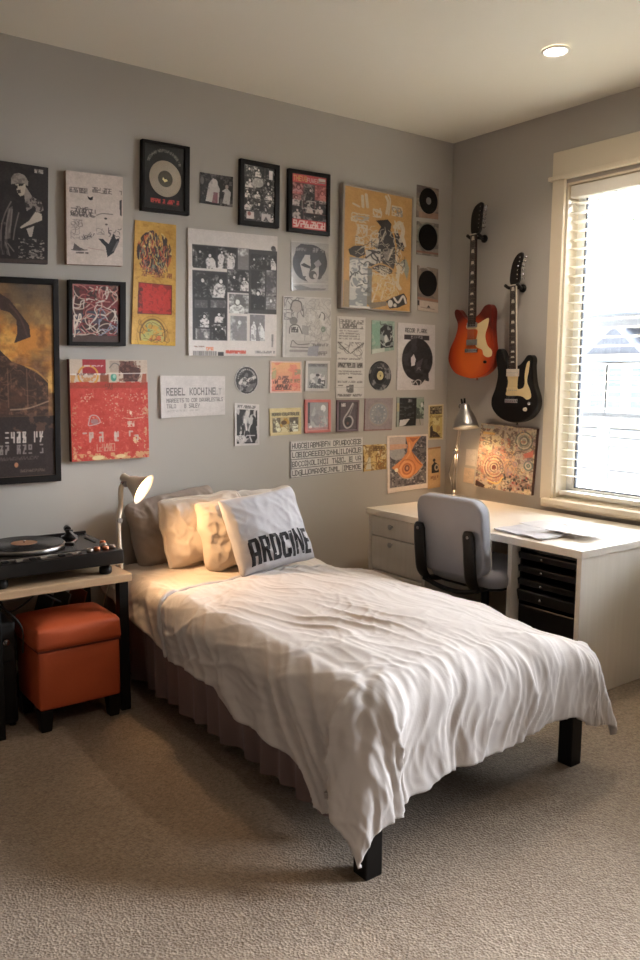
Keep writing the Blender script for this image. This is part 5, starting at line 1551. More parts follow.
k.rect(5.5, 61, 38, 91.5, (150, 34, 26)); k.blot(k.win(5.5, 61, 38, 91.5), 7, .45, (206, 46, 38), .9); k.poly([(9, 66), (16, 62), (22, 65), (28, 62), (36, 68), (37, 85), (30, 89), (12, 88), (9, 80)], (212, 48, 38), .85)
k.blot(k.win(5.5, 61, 38, 91.5), 2.4, .62, (170, 34, 32), .8); k.blot(k.win(5, 60, 10, 92), 4, .45, (84, 26, 24), .8); k.line([(5.5, 61), (38, 61.5), (38, 91), (5.5, 92), (5.5, 61)], .8, (96, 40, 26), .8)
k.ring(20, 113, 12, 16, 1.2, (116, 88, 40)); k.rect(0, 119, 42, 123, (222, 172, 60)); k.ring(20, 113, 15, 19, .5, (160, 110, 44), .7)
k.blot(k.ewin(20, 113, 11, 15) * k.win(0, 0, 42, 119), 5, .45, (186, 190, 110), .8); k.blot(k.ewin(20, 113, 10, 12) * k.win(0, 0, 42, 119), 4, .6, (104, 150, 120), .8); k.blot(k.ewin(22, 117, 7, 5), 3, .55, (222, 110, 58), .9); k.scrib(6, 98, 36, 120, 14, .6, (110, 74, 40), .7, 3)
poster('poster', 'tall narrow yellow poster with a dark crowd and a red square', 'poster', 'P8', .004, k, M_PAPER, (196, 150, 70), .004)

# 9 big sheet of black and white photos
k = Ink(88, 124, (212, 203, 198), 2, 19)
k.grain(.03, 6)
S = lambda cx, cy: ((cx - 25) / 6.53, (cy - 40 - .045 * (cx - 25)) / 6.72)
def ph(x0, y0, x1, y1, lo=(38, 35, 36), hi=(196, 190, 188), n_=1):
    a, b = S(x0, y0), S(x1, y1)
    k.photo(a[0], a[1], b[0], b[1], lo, hi, n_)
k.rect(*S(50, 142), *S(412, 300), (40, 36, 38)); k.rect(*S(410, 160), *S(598, 605), (52, 48, 50)); k.rect(*S(50, 310), *S(270, 780), (34, 31, 33)); k.rect(*S(268, 290), *S(412, 460), (60, 56, 58))
ph(54, 155, 198, 300, n_=2); ph(208, 155, 325, 300, n_=2); ph(337, 155, 408, 300, (120, 114, 114), (210, 204, 200), 0); ph(56, 325, 266, 492, n_=2); ph(275, 300, 408, 446, n_=2); ph(282, 462, 408, 600, (96, 92, 92), (206, 200, 198), 1)
ph(420, 190, 590, 300, n_=3); ph(424, 300, 515, 575, n_=1); ph(525, 300, 592, 480, (70, 66, 68), (170, 164, 164), 0); ph(424, 385, 515, 575, n_=1); ph(525, 480, 595, 570, (110, 106, 108), (214, 208, 206), 1)
ph(62, 505, 145, 560, (76, 72, 72), (150, 144, 144), 0); ph(165, 505, 262, 560, (76, 72, 72), (150, 144, 144), 0); ph(85, 585, 155, 690); ph(70, 695, 160, 772, (80, 76, 78), (200, 194, 192), 0); ph(185, 582, 262, 660); ph(170, 665, 262, 775, n_=2)
ph(292, 612, 400, 785, (130, 126, 128), (214, 208, 206), 1); ph(418, 605, 520, 790, (120, 116, 120), (216, 210, 208), 2)
k.put(k.win(*S(515, 600), *S(600, 720)) * np.clip(k.noise(20, 2) - .2, 0, 1), (226, 222, 220), .6)
k.ell(*S(572, 150), 2.4, 2.6, (60, 56, 58)); k.rect(*S(566, 150), *S(590, 170), (84, 80, 82))
k.glyphs(*S(58, 812), *S(125, 820), 10, (140, 110, 100), .8, .4); k.glyphs(*S(125, 822), *S(182, 842), 5, (222, 110, 66), .9, .8)
for i in range(34): k.rect(S(52, 0)[0] + i * .68, S(0, 842)[1], S(52, 0)[0] + i * .68 + k.rs.uniform(.2, .6), S(0, 872)[1], (70, 66, 66), .85)
k.rect(S(210, 0)[0], S(0, 846)[1], S(248, 0)[0], S(0, 874)[1], (60, 56, 58)); k.glyphs(*S(262, 848), *S(392, 870), 13, (204, 72, 52), 1, .9)
k.glyphs(*S(455, 856), *S(590, 876), 12, (120, 116, 114), .8, .6); k.glyphs(*S(566, 745), *S(580, 832), 2, (110, 106, 106), .8, .5)
poster('contact_sheet_poster', 'large white sheet of black and white band photos in a grid', 'poster', 'P9', .006, k, M_GLOSS, (214, 206, 200), .004)

# 10 white lettered sheet
k = Ink(64, 41, (206, 198, 194), 2.4, 20)
k.grain(.05, 7)
k.text(5.5, 12, 'REBEL KOCHINE', 7.5, (96, 92, 92), 3.8); k.text(54, 13, 'LT', 6.5, (150, 146, 144), 3.4)
k.text(5.5, 22.5, 'MAREETS', 4, (110, 104, 104), 2.5); k.text(24, 22.5, 'TO COR DAVARLESTALS', 4, (104, 98, 98), 2.0); k.text(5.5, 28, 'TALO', 4, (120, 114, 112), 2.4); k.text(23, 28, 'B SALEY', 4.2, (104, 98, 98), 2.2)
k.glyphs(5, 34, 38, 35.5, 30, (170, 164, 160), .6, .3)
poster('lettered_sheet', 'wide white sheet printed with grey capitals beside the red poster', 'poster', 'P10', .006, k, M_PAPER, (212, 205, 200), .004)

# 11 round badge
bdg = thing('round_sticker', 'round black and white badge print above the small dark poster', 'sticker', (-1.431, 0, 1.271), GW)
k = Ink(24, 28.5, (44, 42, 44), 3, 21)
k.ring(12, 14.2, 11.6, 13.9, 1.0, (196, 190, 186)); k.blot(k.ewin(12, 14, 10, 12), 4, .5, (120, 116, 116), .8); k.ell(9.5, 18, 3.5, 5, (60, 58, 60)); k.ell(10, 15, 2.2, 4, (190, 186, 182)); k.curve([(5, 17), (9, 13), (14, 14), (20, 11)], 3.2, (206, 200, 196)); k.glyphs(8, 12.5, 18, 15.5, 6, (50, 48, 50), 1, .6)
for i in range(16):
    a = R(190 + 160 * i / 15); k.ell(12 + 8.8 * math.cos(a), 14 + 10.8 * math.sin(a), .6, .7, (180, 175, 172))
k.scrib(5, 18, 19, 26, 8, .7, (170, 166, 164), .8, 2)
def round_sheet(name, c, rx, rz, ink, d, parent, mat, NR=22, NA=64):
    vs, fs, cs = [], [], []
    for i in range(NR + 1):
        for j in range(NA):
            a = 2 * PI * j / NA; r = max(i / NR, .004)
            u, v = .5 + .5 * r * math.cos(a), .5 - .5 * r * math.sin(a)
            vs.append((c[0] + rx * r * math.cos(a), -d, c[1] + rz * r * math.sin(a)))
            cs.append(ink.a[min(ink.ny - 1, int(v * (ink.ny - 1))), min(ink.nx - 1, int(u * (ink.nx - 1)))])
    for j in range(NA):
        a = 2 * PI * j / NA
        vs.append((c[0] + rx * math.cos(a), -.0006, c[1] + rz * math.sin(a))); cs.append(cs[NR * NA + j])
    for i in range(NR + 1):
        for j in range(NA):
            a, b = i * NA + j, i * NA + (j + 1) % NA
            fs.append((a, a + NA, b + NA, b))
    fs.append(tuple(range(NA)))
    me = bpy.data.meshes.new(name); me.from_pydata(vs, [], fs)
    at = me.color_attributes.new('ink', 'FLOAT_COLOR', 'POINT')
    at.data.foreach_set('color', np.array([(*lin(tuple(tone(x))), 1) for x in cs], dtype=np.float32).ravel())
    return link_mesh(name, me, mat, parent)
round_sheet('badge', (-1.431, 1.3435), .070, .072, k, .002, bdg, M_PAPER)

# 12 small dark figure poster
k = Ink(24.5, 42, (206, 200, 196), 2.8, 22)
k.rect(2, 6, 22.5, 40, (40, 38, 40)); k.glyphs(3, 2, 21, 4.6, 10, (96, 92, 92), .9, .5)
for pts in ([(8, 38), (10, 24), (7, 14), (11, 8), (14, 9), (16, 14), (15, 26), (17, 39)],): k.poly(pts, (90, 86, 88))
k.ell(12.5, 10.5, 2.4, 3.2, (170, 164, 160)); k.blot(k.win(2, 6, 22.5, 40), 5, .55, (206, 200, 196), .9, sx=1.5, sy=.6); k.curve([(8, 38), (12, 28), (10, 16)], 1.6, (214, 208, 204)); k.curve([(17, 38), (14, 28), (17, 18)], 1.4, (190, 186, 184)); k.ell(12.5, 31, 2.6, 4, (50, 46, 50)); k.scrib(3, 32, 22, 40, 7, 1, (200, 195, 192), .9, 3)
poster('flyer', 'small black and white flyer with a standing figure under the round badge', 'flyer', 'P12', .002, k, M_PAPER, None, .003)

# 13 coral card
k = Ink(31, 31.5, (226, 196, 184), 2.8, 23)
k.rect(1.4, 1.4, 29.6, 30, (226, 150, 120)); k.put(k.win(1.4, 1.4, 29.6, 18) * np.clip(1.2 - k.Y / 16, 0, 1), (232, 176, 120), .9)
k.blot(k.win(1.4, 1.4, 29.6, 30), 6, .55, (222, 120, 104), .7); k.blot(k.win(1.4, 6, 6, 18), 4, .5, (150, 160, 110), .7); k.blot(k.win(24, 8, 30, 14), 4, .5, (140, 150, 110), .7)
k.glyphs(8, 15, 18, 18, 5, (104, 66, 58), .9, .7); k.glyphs(3, 18.5, 19, 22, 7, (92, 58, 52), .95, .8); k.glyphs(20, 18, 29, 21, 5, (130, 110, 76), .8, .7); k.glyphs(5, 23.5, 21, 28, 6, (92, 58, 52), .95, .9); k.blot(k.win(1.4, 20, 29.6, 30), 2.4, .64, (210, 100, 90), .7)
poster('card', 'coral and orange square card under the grey sketch sheet', 'card', 'P13', .003, k, M_PAPER, None, .002)

# 14 yellow ticket
k = Ink(32, 27, (206, 190, 136), 2.8, 24)
k.grain(.08, 6); k.rect(1.2, 1.2, 30.8, 25.6, (214, 196, 140)); k.rect(2, 4.6, 30, 7.4, (120, 112, 84), .6); k.text(2.6, 4.4, 'MORRA COLATRALEE', 3.4, (62, 58, 48), 1.75)
k.rect(2, 9, 30, 24, (186, 164, 112)); k.photo(3, 9.5, 11, 24, (96, 84, 64), (206, 196, 164), 1); k.blot(k.ewin(15, 15, 5, 5), 3, .42, (190, 140, 50), .9); k.ell(14.5, 14.5, 3, 2.2, (96, 66, 30)); k.photo(20, 9.5, 29, 24, (84, 76, 62), (214, 206, 180), 1); k.poly([(11, 24), (12, 19), (19, 19), (20, 24)], (214, 200, 150)); k.scrib(3, 10, 29, 24, 10, .6, (110, 90, 56), .6, 3)
poster('card', 'yellow vintage ticket with small pictures below the coral card', 'card', 'P14', .002, k, M_PAPER, None, .003)

# 15 red canvas
k = Ink(78, 101, (204, 66, 54), 2.2, 25)
k.grain(.07, 10)
V_ = lambda cx, cy: ((cx - 42) / 7.11, (cy - 52) / 7.11)
k.blot(k.win(0, 0, 78, 101), 5, .58, (186, 48, 42), .6, w=.2); k.blot(k.win(0, 0, 78, 101), 2, .66, (226, 120, 100), .5); k.rect(*V_(40, 50), *V_(600, 215), (200, 180, 160)); k.rect(*V_(130, 50), *V_(292, 150), (168, 44, 52)); k.rect(*V_(250, 150), *V_(312, 215), (150, 84, 56)); k.rect(*V_(320, 60), *V_(395, 140), (176, 156, 140))
k.curve([V_(320, 110), V_(350, 78), V_(385, 90), V_(392, 120)], 1, (120, 110, 106))
k.poly([V_(385, 130), V_(400, 65), V_(490, 60), V_(505, 100), V_(545, 115), V_(545, 140), V_(520, 210), V_(415, 210), V_(415, 150)], (84, 50, 46)); k.blot(k.win(*V_(385, 60), *V_(545, 210)), 2.2, .52, (126, 84, 70), .8)
k.ring(*V_(168, 165), 9.5, 9.5, 1.8, (216, 152, 60)); k.blot(k.win(*V_(120, 130), *V_(230, 235)), 4, .55, (200, 120, 60), .7); k.ell(*V_(347, 178), 3, 4, (74, 156, 136)); k.ell(*V_(352, 172), 1.6, 2, (150, 206, 190)); k.poly([V_(560, 150), V_(590, 150), V_(590, 230), V_(545, 230)], (170, 92, 70)); k.poly([V_(45, 165), V_(80, 165), V_(65, 230), V_(48, 230)], (206, 150, 90))
k.rect(*V_(40, 215), *V_(600, 255), (166, 62, 44), .85); k.blot(k.win(*V_(40, 210), *V_(600, 270)), 4, .5, (190, 60, 48), .8); k.glyphs(*V_(285, 225), *V_(355, 262), 4, (110, 56, 44), .7, .7)
k.line([V_(48, 157), V_(580, 148)], .8, (222, 212, 204)); k.rect(*V_(48, 152), *V_(300, 162), (222, 212, 206), .75); k.glyphs(*V_(90, 151), *V_(285, 161), 13, (110, 60, 60), .9, .5); k.glyphs(*V_(140, 94), *V_(275, 103), 10, (210, 190, 186), .9, .5)
mid = k.win(*V_(45, 280), *V_(598, 760))
for (a, b, c, d, n_) in ((115, 290, 210, 350, 24), (280, 290, 380, 400, 26), (385, 290, 560, 350, 26), (310, 400, 600, 480, 44), (160, 440, 270, 520, 10)):
    p0, p1 = V_(a, b), V_(c, d)
    for _ in range(n_): k.ell(k.rs.uniform(p0[0], p1[0]), k.rs.uniform(p0[1], p1[1]), k.rs.uniform(.3, .8), k.rs.uniform(.3, .7), (216, 180, 150), .8)
k.curve([V_(160, 515), V_(180, 450), V_(225, 455), V_(240, 500), V_(165, 520)], 1.0, (190, 170, 166)); k.ell(*V_(205, 490), 4, 2.6, (150, 130, 136), .8); k.curve([V_(415, 470), V_(470, 480), V_(560, 470)], .7, (222, 190, 160), .8); k.glyphs(*V_(440, 500), *V_(490, 535), 5, (214, 190, 172), .9, .8); k.ell(*V_(465, 435), 1.2, 2, (226, 206, 180))
for x in (120, 165, 235, 345, 450, 490): k.glyphs(*V_(x, 572), *V_(x + 28, 634), 1, (196, 170, 160), .95, 1.8)
k.rect(*V_(340, 575), *V_(362, 632), (206, 190, 180), .8); k.glyphs(*V_(215, 655), *V_(345, 705), 7, (206, 150, 126), .85, .9); k.blot(k.ewin(*V_(505, 645), 5, 5), 3, .5, (222, 196, 150), .9); k.blot(k.win(*V_(45, 640), *V_(110, 770)), 2.5, .58, (206, 160, 120), .8); k.blot(k.win(*V_(560, 280), *V_(600, 760)), 2.2, .57, (206, 170, 130), .8); k.blot(k.win(*V_(45, 350), *V_(90, 640)), 2.2, .60, (200, 150, 110), .7)
k.blot(k.win(*V_(60, 720), *V_(600, 775)), 3, .5, (214, 176, 120), .8); k.ell(*V_(225, 752), 6, 2.4, (226, 206, 150)); k.ell(*V_(385, 748), 5, 2, (222, 196, 140)); k.ell(*V_(160, 710), 2, 1.6, (226, 150, 120))
cv = poster('canvas_print', 'square red canvas with pale speckled lettering left of the white sheet', 'canvas print', 'P15', .030, k, M_GLOSS, (120, 64, 56))

# 16 framed red and black poster
k = Ink(34, 55, (96, 60, 62), 2.6, 26)
k.rect(0, 0, 34, 8.5, (206, 72, 78)); k.text(1.5, 1.5, 'THEVG', 5.5, (222, 186, 110), 2.7); k.text(14.5, 2.5, 'FUWEA', 4.5, (224, 200, 196), 2.5); k.rect(26, 1.5, 33, 4.5, (216, 206, 200)); k.rect(26, 5.2, 33, 6.4, (170, 160, 156))
cells = [(0, 9, 11, 20), (11.5, 9, 22, 27), (22.5, 9, 34, 27), (0, 20.5, 11, 32), (11.5, 27.5, 22, 38), (22.5, 27.5, 34, 38), (0, 32.5, 11, 45), (11.5, 38.5, 34, 45)]
for i, c in enumerate(cells): k.photo(*c, (52, 42, 46), (176, 160, 156), 1)
k.put(k.win(22.5, 9, 34, 24), (216, 84, 78), .55); k.put(k.win(0, 9, 11, 20), (200, 70, 78), .4); k.put(k.win(0, 18, 9, 26), (206, 80, 80), .35); k.scrib(10, 26, 28, 34, 10, .8, (190, 180, 172), .8, 3)
k.rect(0, 45.5, 34, 55, (206, 66, 70)); k.glyphs(1.5, 47, 33, 53, 9, (230, 196, 190), 1, 1.2)
framed('framed_poster', 'black framed red and black photo poster, right of the photo collage', 'P16', .024, k, M_FRAME, .085, .065, .085, .065)

# 17 grey print with a round dark-haired face
k = Ink(38, 49, (160, 154, 149), 2.6, 27)
k.grain(.06, 8)
k.ell(19, 21, 17.5, 18.5, (46, 43, 46)); k.poly([(5, 6), (10, 2), (22, 3.5), (34, 8), (36, 16), (3, 16)], (48, 44, 47))
k.poly([(9, 22), (14, 13), (19, 13), (20, 24), (17, 34), (12, 34)], (182, 174, 168)); k.poly([(19, 30), (24, 26), (28, 22), (29, 30), (26, 40), (18, 41), (14, 36)], (176, 168, 164)); k.poly([(9.5, 23), (13, 21), (20, 24.5), (19, 26.5), (13, 25)], (40, 36, 38)); k.poly([(23, 21), (28, 17), (31, 22), (26, 26)], (140, 132, 132)); k.ell(22, 33, 4, 4.2, (54, 48, 50)); k.ell(24, 34, 1.6, 2.2, (186, 178, 172)); k.poly([(28, 24), (33, 24), (31, 36), (28, 38)], (46, 42, 45)); k.glyphs(5, 6.5, 15, 9, 6, (130, 124, 124), .8, .6); k.glyphs(22, 6, 33, 10, 6, (150, 144, 142), .8, .7)
k.poly([(2, 44), (10, 43), (20, 46), (36, 46.5), (34, 48.5), (6, 48)], (96, 92, 92), .8); k.line([(2, 41.5), (37, 42)], .5, (206, 200, 196)); k.rect(0, 0, 38, .7, (196, 190, 186))
poster('print', 'grey print of a round dark-haired face, above the sketch sheet', 'print', 'P17', .002, k, M_GLOSS, None, .003)

# 18 big ochre picture
k = Ink(68, 122, (198, 148, 82), 2.2, 28)
k.grain(.05, 14)
Y_ = lambda cx, cy: ((cx - 55) / 6.76, (cy - 60 - .19 * (cx - 55) * (1 - (cy - 60) / 900)) / 6.76)
pw = lambda pts, c, al=1: k.poly([Y_(*p) for p in pts], c, al)
pale = (206, 194, 174); dark = (52, 48, 50)
pw([(480, 540), (440, 560), (490, 680), (505, 600)], (130, 144, 140), .8)
pw([(265, 290), (320, 285), (345, 280), (372, 310), (365, 350), (392, 400), (400, 470), (405, 560), (395, 600), (340, 580), (300, 560), (300, 500), (250, 460), (285, 430), (280, 370), (300, 330)], dark)
pw([(85, 490), (120, 465), (190, 460), (195, 520), (150, 545), (95, 525)], dark); pw([(205, 600), (330, 570), (400, 590), (380, 640), (330, 660), (240, 610)], (74, 64, 58)); pw([(390, 360), (415, 350), (425, 380), (470, 460), (460, 490), (420, 470), (405, 430)], dark)
for pts, w_ in (([(330, 130), (345, 170), (335, 240)], 2.6), ([(345, 120), (360, 160), (350, 250)], 1.6), ([(170, 130), (175, 200)], 3), ([(195, 120), (205, 200)], 3), ([(110, 180), (150, 200)], 2), ([(290, 210), (300, 250)], 1.5), ([(395, 330), (430, 300), (455, 350), (440, 420)], 4), ([(455, 400), (470, 450)], 3), ([(420, 470), (410, 560), (425, 620)], 2.2), ([(385, 470), (350, 550)], 2.2), ([(330, 360), (300, 430)], 1.2), ([(430, 600), (420, 700), (440, 740)], 4), ([(250, 640), (230, 720), (260, 780)], 1.6), ([(290, 720), (250, 840)], 1.6), ([(340, 700), (310, 820)], 1.2), ([(395, 680), (370, 760)], 1.4)):
    k.curve([Y_(*p) for p in pts], w_, pale, .9)
for a in ((245, 215, 300, 270), (375, 190, 445, 260), (100, 240, 215, 310), (145, 320, 205, 390), (230, 370, 285, 470), (135, 400, 185, 450), (395, 290, 455, 390), (415, 570, 460, 640), (300, 600, 355, 660), (260, 640, 400, 760)):
    k.scrib(*Y_(a[0], a[1]), *Y_(a[2], a[3]), 12, 1.2, pale, .85, 3)
k.scrib(*Y_(130, 300), *Y_(470, 640), 70, .7, pale, .8, 3.5); k.scrib(*Y_(130, 400), *Y_(470, 640), 34, .6, (66, 60, 60), .8, 3.5); k.scrib(*Y_(240, 640), *Y_(430, 830), 40, .7, (210, 190, 150), .8, 3); k.scrib(*Y_(375, 200), *Y_(445, 260), 6, .9, (130, 132, 134), .9, 3); k.scrib(*Y_(100, 255), *Y_(215, 300), 8, 1.1, (170, 168, 164), .8, 3)
pw([(195, 490), (300, 480), (300, 560), (260, 610), (210, 570)], (196, 190, 180)); k.scrib(*Y_(200, 490), *Y_(295, 600), 10, 1.4, dark, .9, 4); k.curve([Y_(230, 610), Y_(300, 580), Y_(380, 610), Y_(400, 650)], 1.5, (196, 150, 90)); pw([(320, 500), (370, 480), (350, 560), (330, 550)], (150, 140, 134), .8)
k.rect(*Y_(95, 540), *Y_(215, 890), (140, 144, 148)); k.blot(k.win(*Y_(95, 540), *Y_(240, 890)), 7, .5, (206, 204, 200), .9, sx=.8, sy=1.5); k.scrib(*Y_(100, 560), *Y_(215, 770), 18, 1.6, (216, 212, 206), .9, 4); k.scrib(*Y_(100, 560), *Y_(240, 780), 10, 1.1, (70, 70, 74), .9, 3); k.rect(*Y_(215, 610), *Y_(245, 860), (104, 106, 108), .8); k.rect(*Y_(100, 872), *Y_(245, 892), (214, 210, 204)); k.rect(*Y_(60, 700), *Y_(98, 890), (150, 132, 104), .8)
k.blot(k.win(*Y_(250, 640), *Y_(420, 800)), 4, .56, (206, 170, 110), .8); pw([(215, 850), (350, 830), (350, 860), (240, 890)], (110, 104, 96), .8)
pw([(345, 830), (395, 800), (470, 770), (490, 800), (495, 840), (430, 870), (370, 880)], (40, 38, 40)); k.ell(*Y_(375, 845), 2.6, 4, (206, 202, 196)); k.ell(*Y_(408, 855), 1.8, 2, (200, 196, 190)); k.curve([Y_(400, 805), Y_(430, 835), Y_(465, 790), Y_(485, 835)], 2.2, (206, 200, 194))
framed('framed_poster', 'large ochre poster of a tangled dark and white figure in a thin silver frame', 'P18', .034, k, M_ALU, .028, .018, .02, .012, rebate=.004)

# 19 three records in sleeves by the corner
def sleeve_record(key, label, ink, cu, cv, r, labmat, rim=None):
    t_ = thing('record_in_sleeve', label, 'record', (qpt(Q[key], .5, .5).x, 0, min(p[1] for p in Q[key])), GW)
    sheet('sleeve', Q[key], .004, ink, M_GLOSS, t_)
    c = qpt(Q[key], cu, cv)
    dd = disc('vinyl_record', c, r, .0042, .0062, M_VINYL, t_)
    if labmat:
        disc('center_label', c, r * .28, .0063, .0068, labmat, dd, 28)
    return t_
M_GREYLAB = material('grey_record_label', rgb(150, 146, 144), .5, vary=(40, rgb(120, 116, 116)))
k = Ink(21, 33, (150, 132, 116), 2.4, 31); k.blot(k.win(0, 0, 21, 33), 7, .5, (120, 104, 96), .8); k.rect(0, 0, 10, 8, (104, 92, 92), .8); k.rect(2, 27, 21, 33, (170, 128, 104), .8); k.grain(.1, 3)
sleeve_record('P19a', 'record with grey label in a brown sleeve, top of the three beside the corner', k, .52, .45, .072, M_GREYLAB)
k = Ink(21, 34, (150, 140, 128), 2.4, 32); k.blot(k.win(0, 0, 21, 34), 6, .5, (110, 102, 96), .8); k.ring(10.5, 15, 9.5, 13.5, 1.2, (110, 112, 108)); k.rect(0, 30, 21, 32, (150, 96, 76), .8); k.grain(.1, 3)
sleeve_record('P19b', 'dark record in a taupe sleeve, middle of the three beside the corner', k, .5, .45, .074, None)
k = Ink(21, 45, (146, 128, 112), 2.4, 33); k.rect(0, 34.5, 21, 45, (206, 188, 172)); k.rect(0, 31.5, 21, 34, (166, 116, 92)); k.poly([(9, 41), (11, 38.5), (13, 41)], (60, 50, 48)); k.line([(3, 41.5), (17, 42)], .5, (140, 110, 100)); k.rect(0, 35, 1.6, 40, (40, 36, 36)); k.blot(k.win(0, 0, 21, 31), 6, .5, (120, 106, 98), .8); k.scrib(2, 0, 14, 5, 6, .8, (190, 180, 170), .8, 2)
sleeve_record('P19c', 'plain black record over a cream card, lowest of the three beside the corner', k, .48, .37, .074, None)

# 20 grey sketch sheet
k = Ink(48, 61, (190, 186, 182), 2.3, 34)
k.grain(.10, 5); k.rect(0, 0, 48, 61, (196, 192, 188), .3)
Zf = lambda cx, cy: ((cx - 35) / 7.6, (cy - 465) / 7.6)
k.scrib(*Zf(45, 475), *Zf(190, 640), 18, .7, (96, 92, 92), .8, 4); k.ell(*Zf(135, 540), 5, 6, (176, 166, 162)); k.curve([Zf(90, 560), Zf(110, 500), Zf(165, 505), Zf(180, 570)], 1.2, (84, 80, 80)); k.ell(*Zf(115, 650), 4, 4, (104, 100, 100), .8); k.poly([Zf(85, 700), Zf(150, 680), Zf(180, 740), Zf(90, 745)], (206, 202, 198)); k.curve([Zf(85, 745), Zf(95, 690), Zf(150, 685), Zf(180, 745)], 1, (80, 76, 76)); k.glyphs(*Zf(100, 700), *Zf(150, 735), 3, (70, 66, 66), .9, 1); k.poly([Zf(180, 680), Zf(230, 690), Zf(230, 760), Zf(180, 750)], (140, 136, 136), .7)
k.scrib(*Zf(200, 480), *Zf(395, 820), 60, .5, (146, 142, 142), .7, 4); k.ell(*Zf(330, 610), 3, 5, (206, 204, 200)); k.curve([Zf(310, 620), Zf(325, 580), Zf(350, 600), Zf(345, 640)], .9, (80, 80, 82)); k.ell(*Zf(340, 710), 2.4, 3, (130, 142, 130)); k.blot(k.win(*Zf(230, 560), *Zf(395, 830)), 5, .56, (212, 210, 208), .6)
k.rect(*Zf(95, 800), *Zf(235, 850), (182, 176, 172)); k.line([Zf(95, 850), Zf(235, 855)], .8, (90, 86, 86)); k.curve([Zf(95, 850), Zf(110, 800), Zf(150, 830), Zf(235, 825)], .8, (96, 92, 92)); k.line([Zf(95, 880), Zf(225, 880)], 2.4, (130, 126, 124), .8); k.poly([Zf(230, 850), Zf(310, 825), Zf(300, 920), Zf(220, 915)], (150, 150, 162)); k.glyphs(*Zf(240, 825), *Zf(380, 840), 10, (110, 106, 106), .7, .7); k.line([Zf(60, 520), Zf(60, 915)], .5, (150, 146, 144)); k.glyphs(*Zf(300, 885), *Zf(370, 910), 5, (120, 116, 116), .8, .8)
k.line([(0, 0), (48, 0), (48, 61), (0, 61), (0, 0)], 1.0, (206, 202, 200), .9)
poster('sketch_sheet', 'grey sheet of pencil sketches under the round face print', 'drawing', 'P20', .003, k, M_PAPER, None, .004)

# 21 tall ticket strip
k = Ink(28, 82, (206, 202, 198), 2.6, 35)
Rr = lambda cx, cy: ((cx - 38) / 5.82, (cy - 25) / 5.82)
k.glyphs(*Rr(55, 45), *Rr(190, 65), 8, (120, 116, 114), .9, .7); k.glyphs(*Rr(70, 70), *Rr(185, 92), 7, (110, 106, 104), .9, .9); k.line([Rr(50, 40), Rr(55, 95), Rr(190, 92)], .6, (130, 126, 124))
for y in (105, 120, 135, 150): k.glyphs(*Rr(50, y), *Rr(170, y + 7), 16, (140, 136, 134), .8, .4)
k.scrib(*Rr(45, 175), *Rr(115, 240), 12, .6, (120, 116, 116), .8, 4); k.scrib(*Rr(125, 175), *Rr(192, 265), 12, .6, (120, 116, 116), .8, 4); k.line([Rr(45, 175), Rr(110, 235)], .8, (100, 96, 96)); k.line([Rr(192, 178), Rr(120, 240)], .8, (100, 96, 96)); k.glyphs(*Rr(45, 268), *Rr(190, 276), 20, (130, 126, 124), .8, .4)
k.rect(*Rr(45, 290), *Rr(192, 325), (170, 166, 164), .7); k.glyphs(*Rr(50, 298), *Rr(188, 320), 10, (84, 80, 80), .9, .9)
for y in (342, 356): k.glyphs(*Rr(50, y), *Rr(190, y + 7), 18, (130, 126, 124), .8, .4)
k.rect(*Rr(108, 377), *Rr(132, 385), (84, 80, 80)); k.glyphs(*Rr(48, 402), *Rr(190, 412), 18, (130, 126, 124), .8, .5); k.rect(*Rr(50, 425), *Rr(80, 432), (140, 136, 134))
for i in range(6): k.glyphs(*Rr(100, 425 + i * 8), *Rr(140, 430 + i * 8), 5, (96, 92, 92), .9, .6)
k.glyphs(*Rr(48, 480), *Rr(190, 492), 16, (110, 106, 104), .8, .6); k.line([Rr(40, 440), Rr(200, 440)], .3, (160, 156, 154))
poster('ticket_strip', 'tall narrow white strip of fine print right of the sketch sheet', 'poster', 'P21', .002, k, M_PAPER, None, .003)

# 22 green card
k = Ink(22, 31, (140, 164, 148), 2.8, 36)
k.rect(0, 0, 8, 24, (130, 170, 150)); k.blot(k.win(0, 0, 22, 31), 6, .5, (170, 186, 172), .6); k.poly([(8, 8), (12, 4), (20, 5), (21, 28), (9, 27)], (52, 54, 56)); k.blot(k.win(8, 4, 22, 28), 4, .52, (140, 150, 146), .9); k.scrib(9, 10, 21, 26, 8, .8, (190, 194, 190), .8, 3); k.ell(14, 18, 1.6, 4, (200, 200, 196)); k.rect(0, 27, 13, 31, (190, 198, 186)); k.scrib(8, 1, 19, 4, 5, .7, (84, 92, 90), .8, 2)
poster('card', 'small pale green card with a dark portrait beside the ticket strip', 'card', 'P22', .003, k, M_GLOSS, None, .003)

# 23 record with yellow label
rc = thing('vinyl_record', 'black marbled record with small yellow label below the pale green card', 'record', (-.542, 0, 1.285), GW)
k = Ink(24, 30, (44, 44, 46), 3, 37); k.blot(k.win(0, 0, 24, 30), 5, .55, (150, 148, 146), .8); k.ell(11, 15, 6, 8, (32, 31, 32)); k.blot(k.ewin(18, 8, 7, 7), 3, .5, (60, 60, 64), .9)
for r in (7, 9, 10.6): k.ring(12, 15, r, r * 1.25, .35, (84, 84, 86), .6)
rcd = round_sheet('disc', (-.542, 1.37), .084, .084, k, .003, rc, M_GLOSS)
k = Ink(8, 8, (196, 180, 120), 3, 38); k.grain(.2, 2); k.ell(4, 4, .8, .8, (90, 80, 56))
round_sheet('center_label', (-.542, 1.372), .024, .026, k, .0036, rcd, M_PAPER, 8, 28)

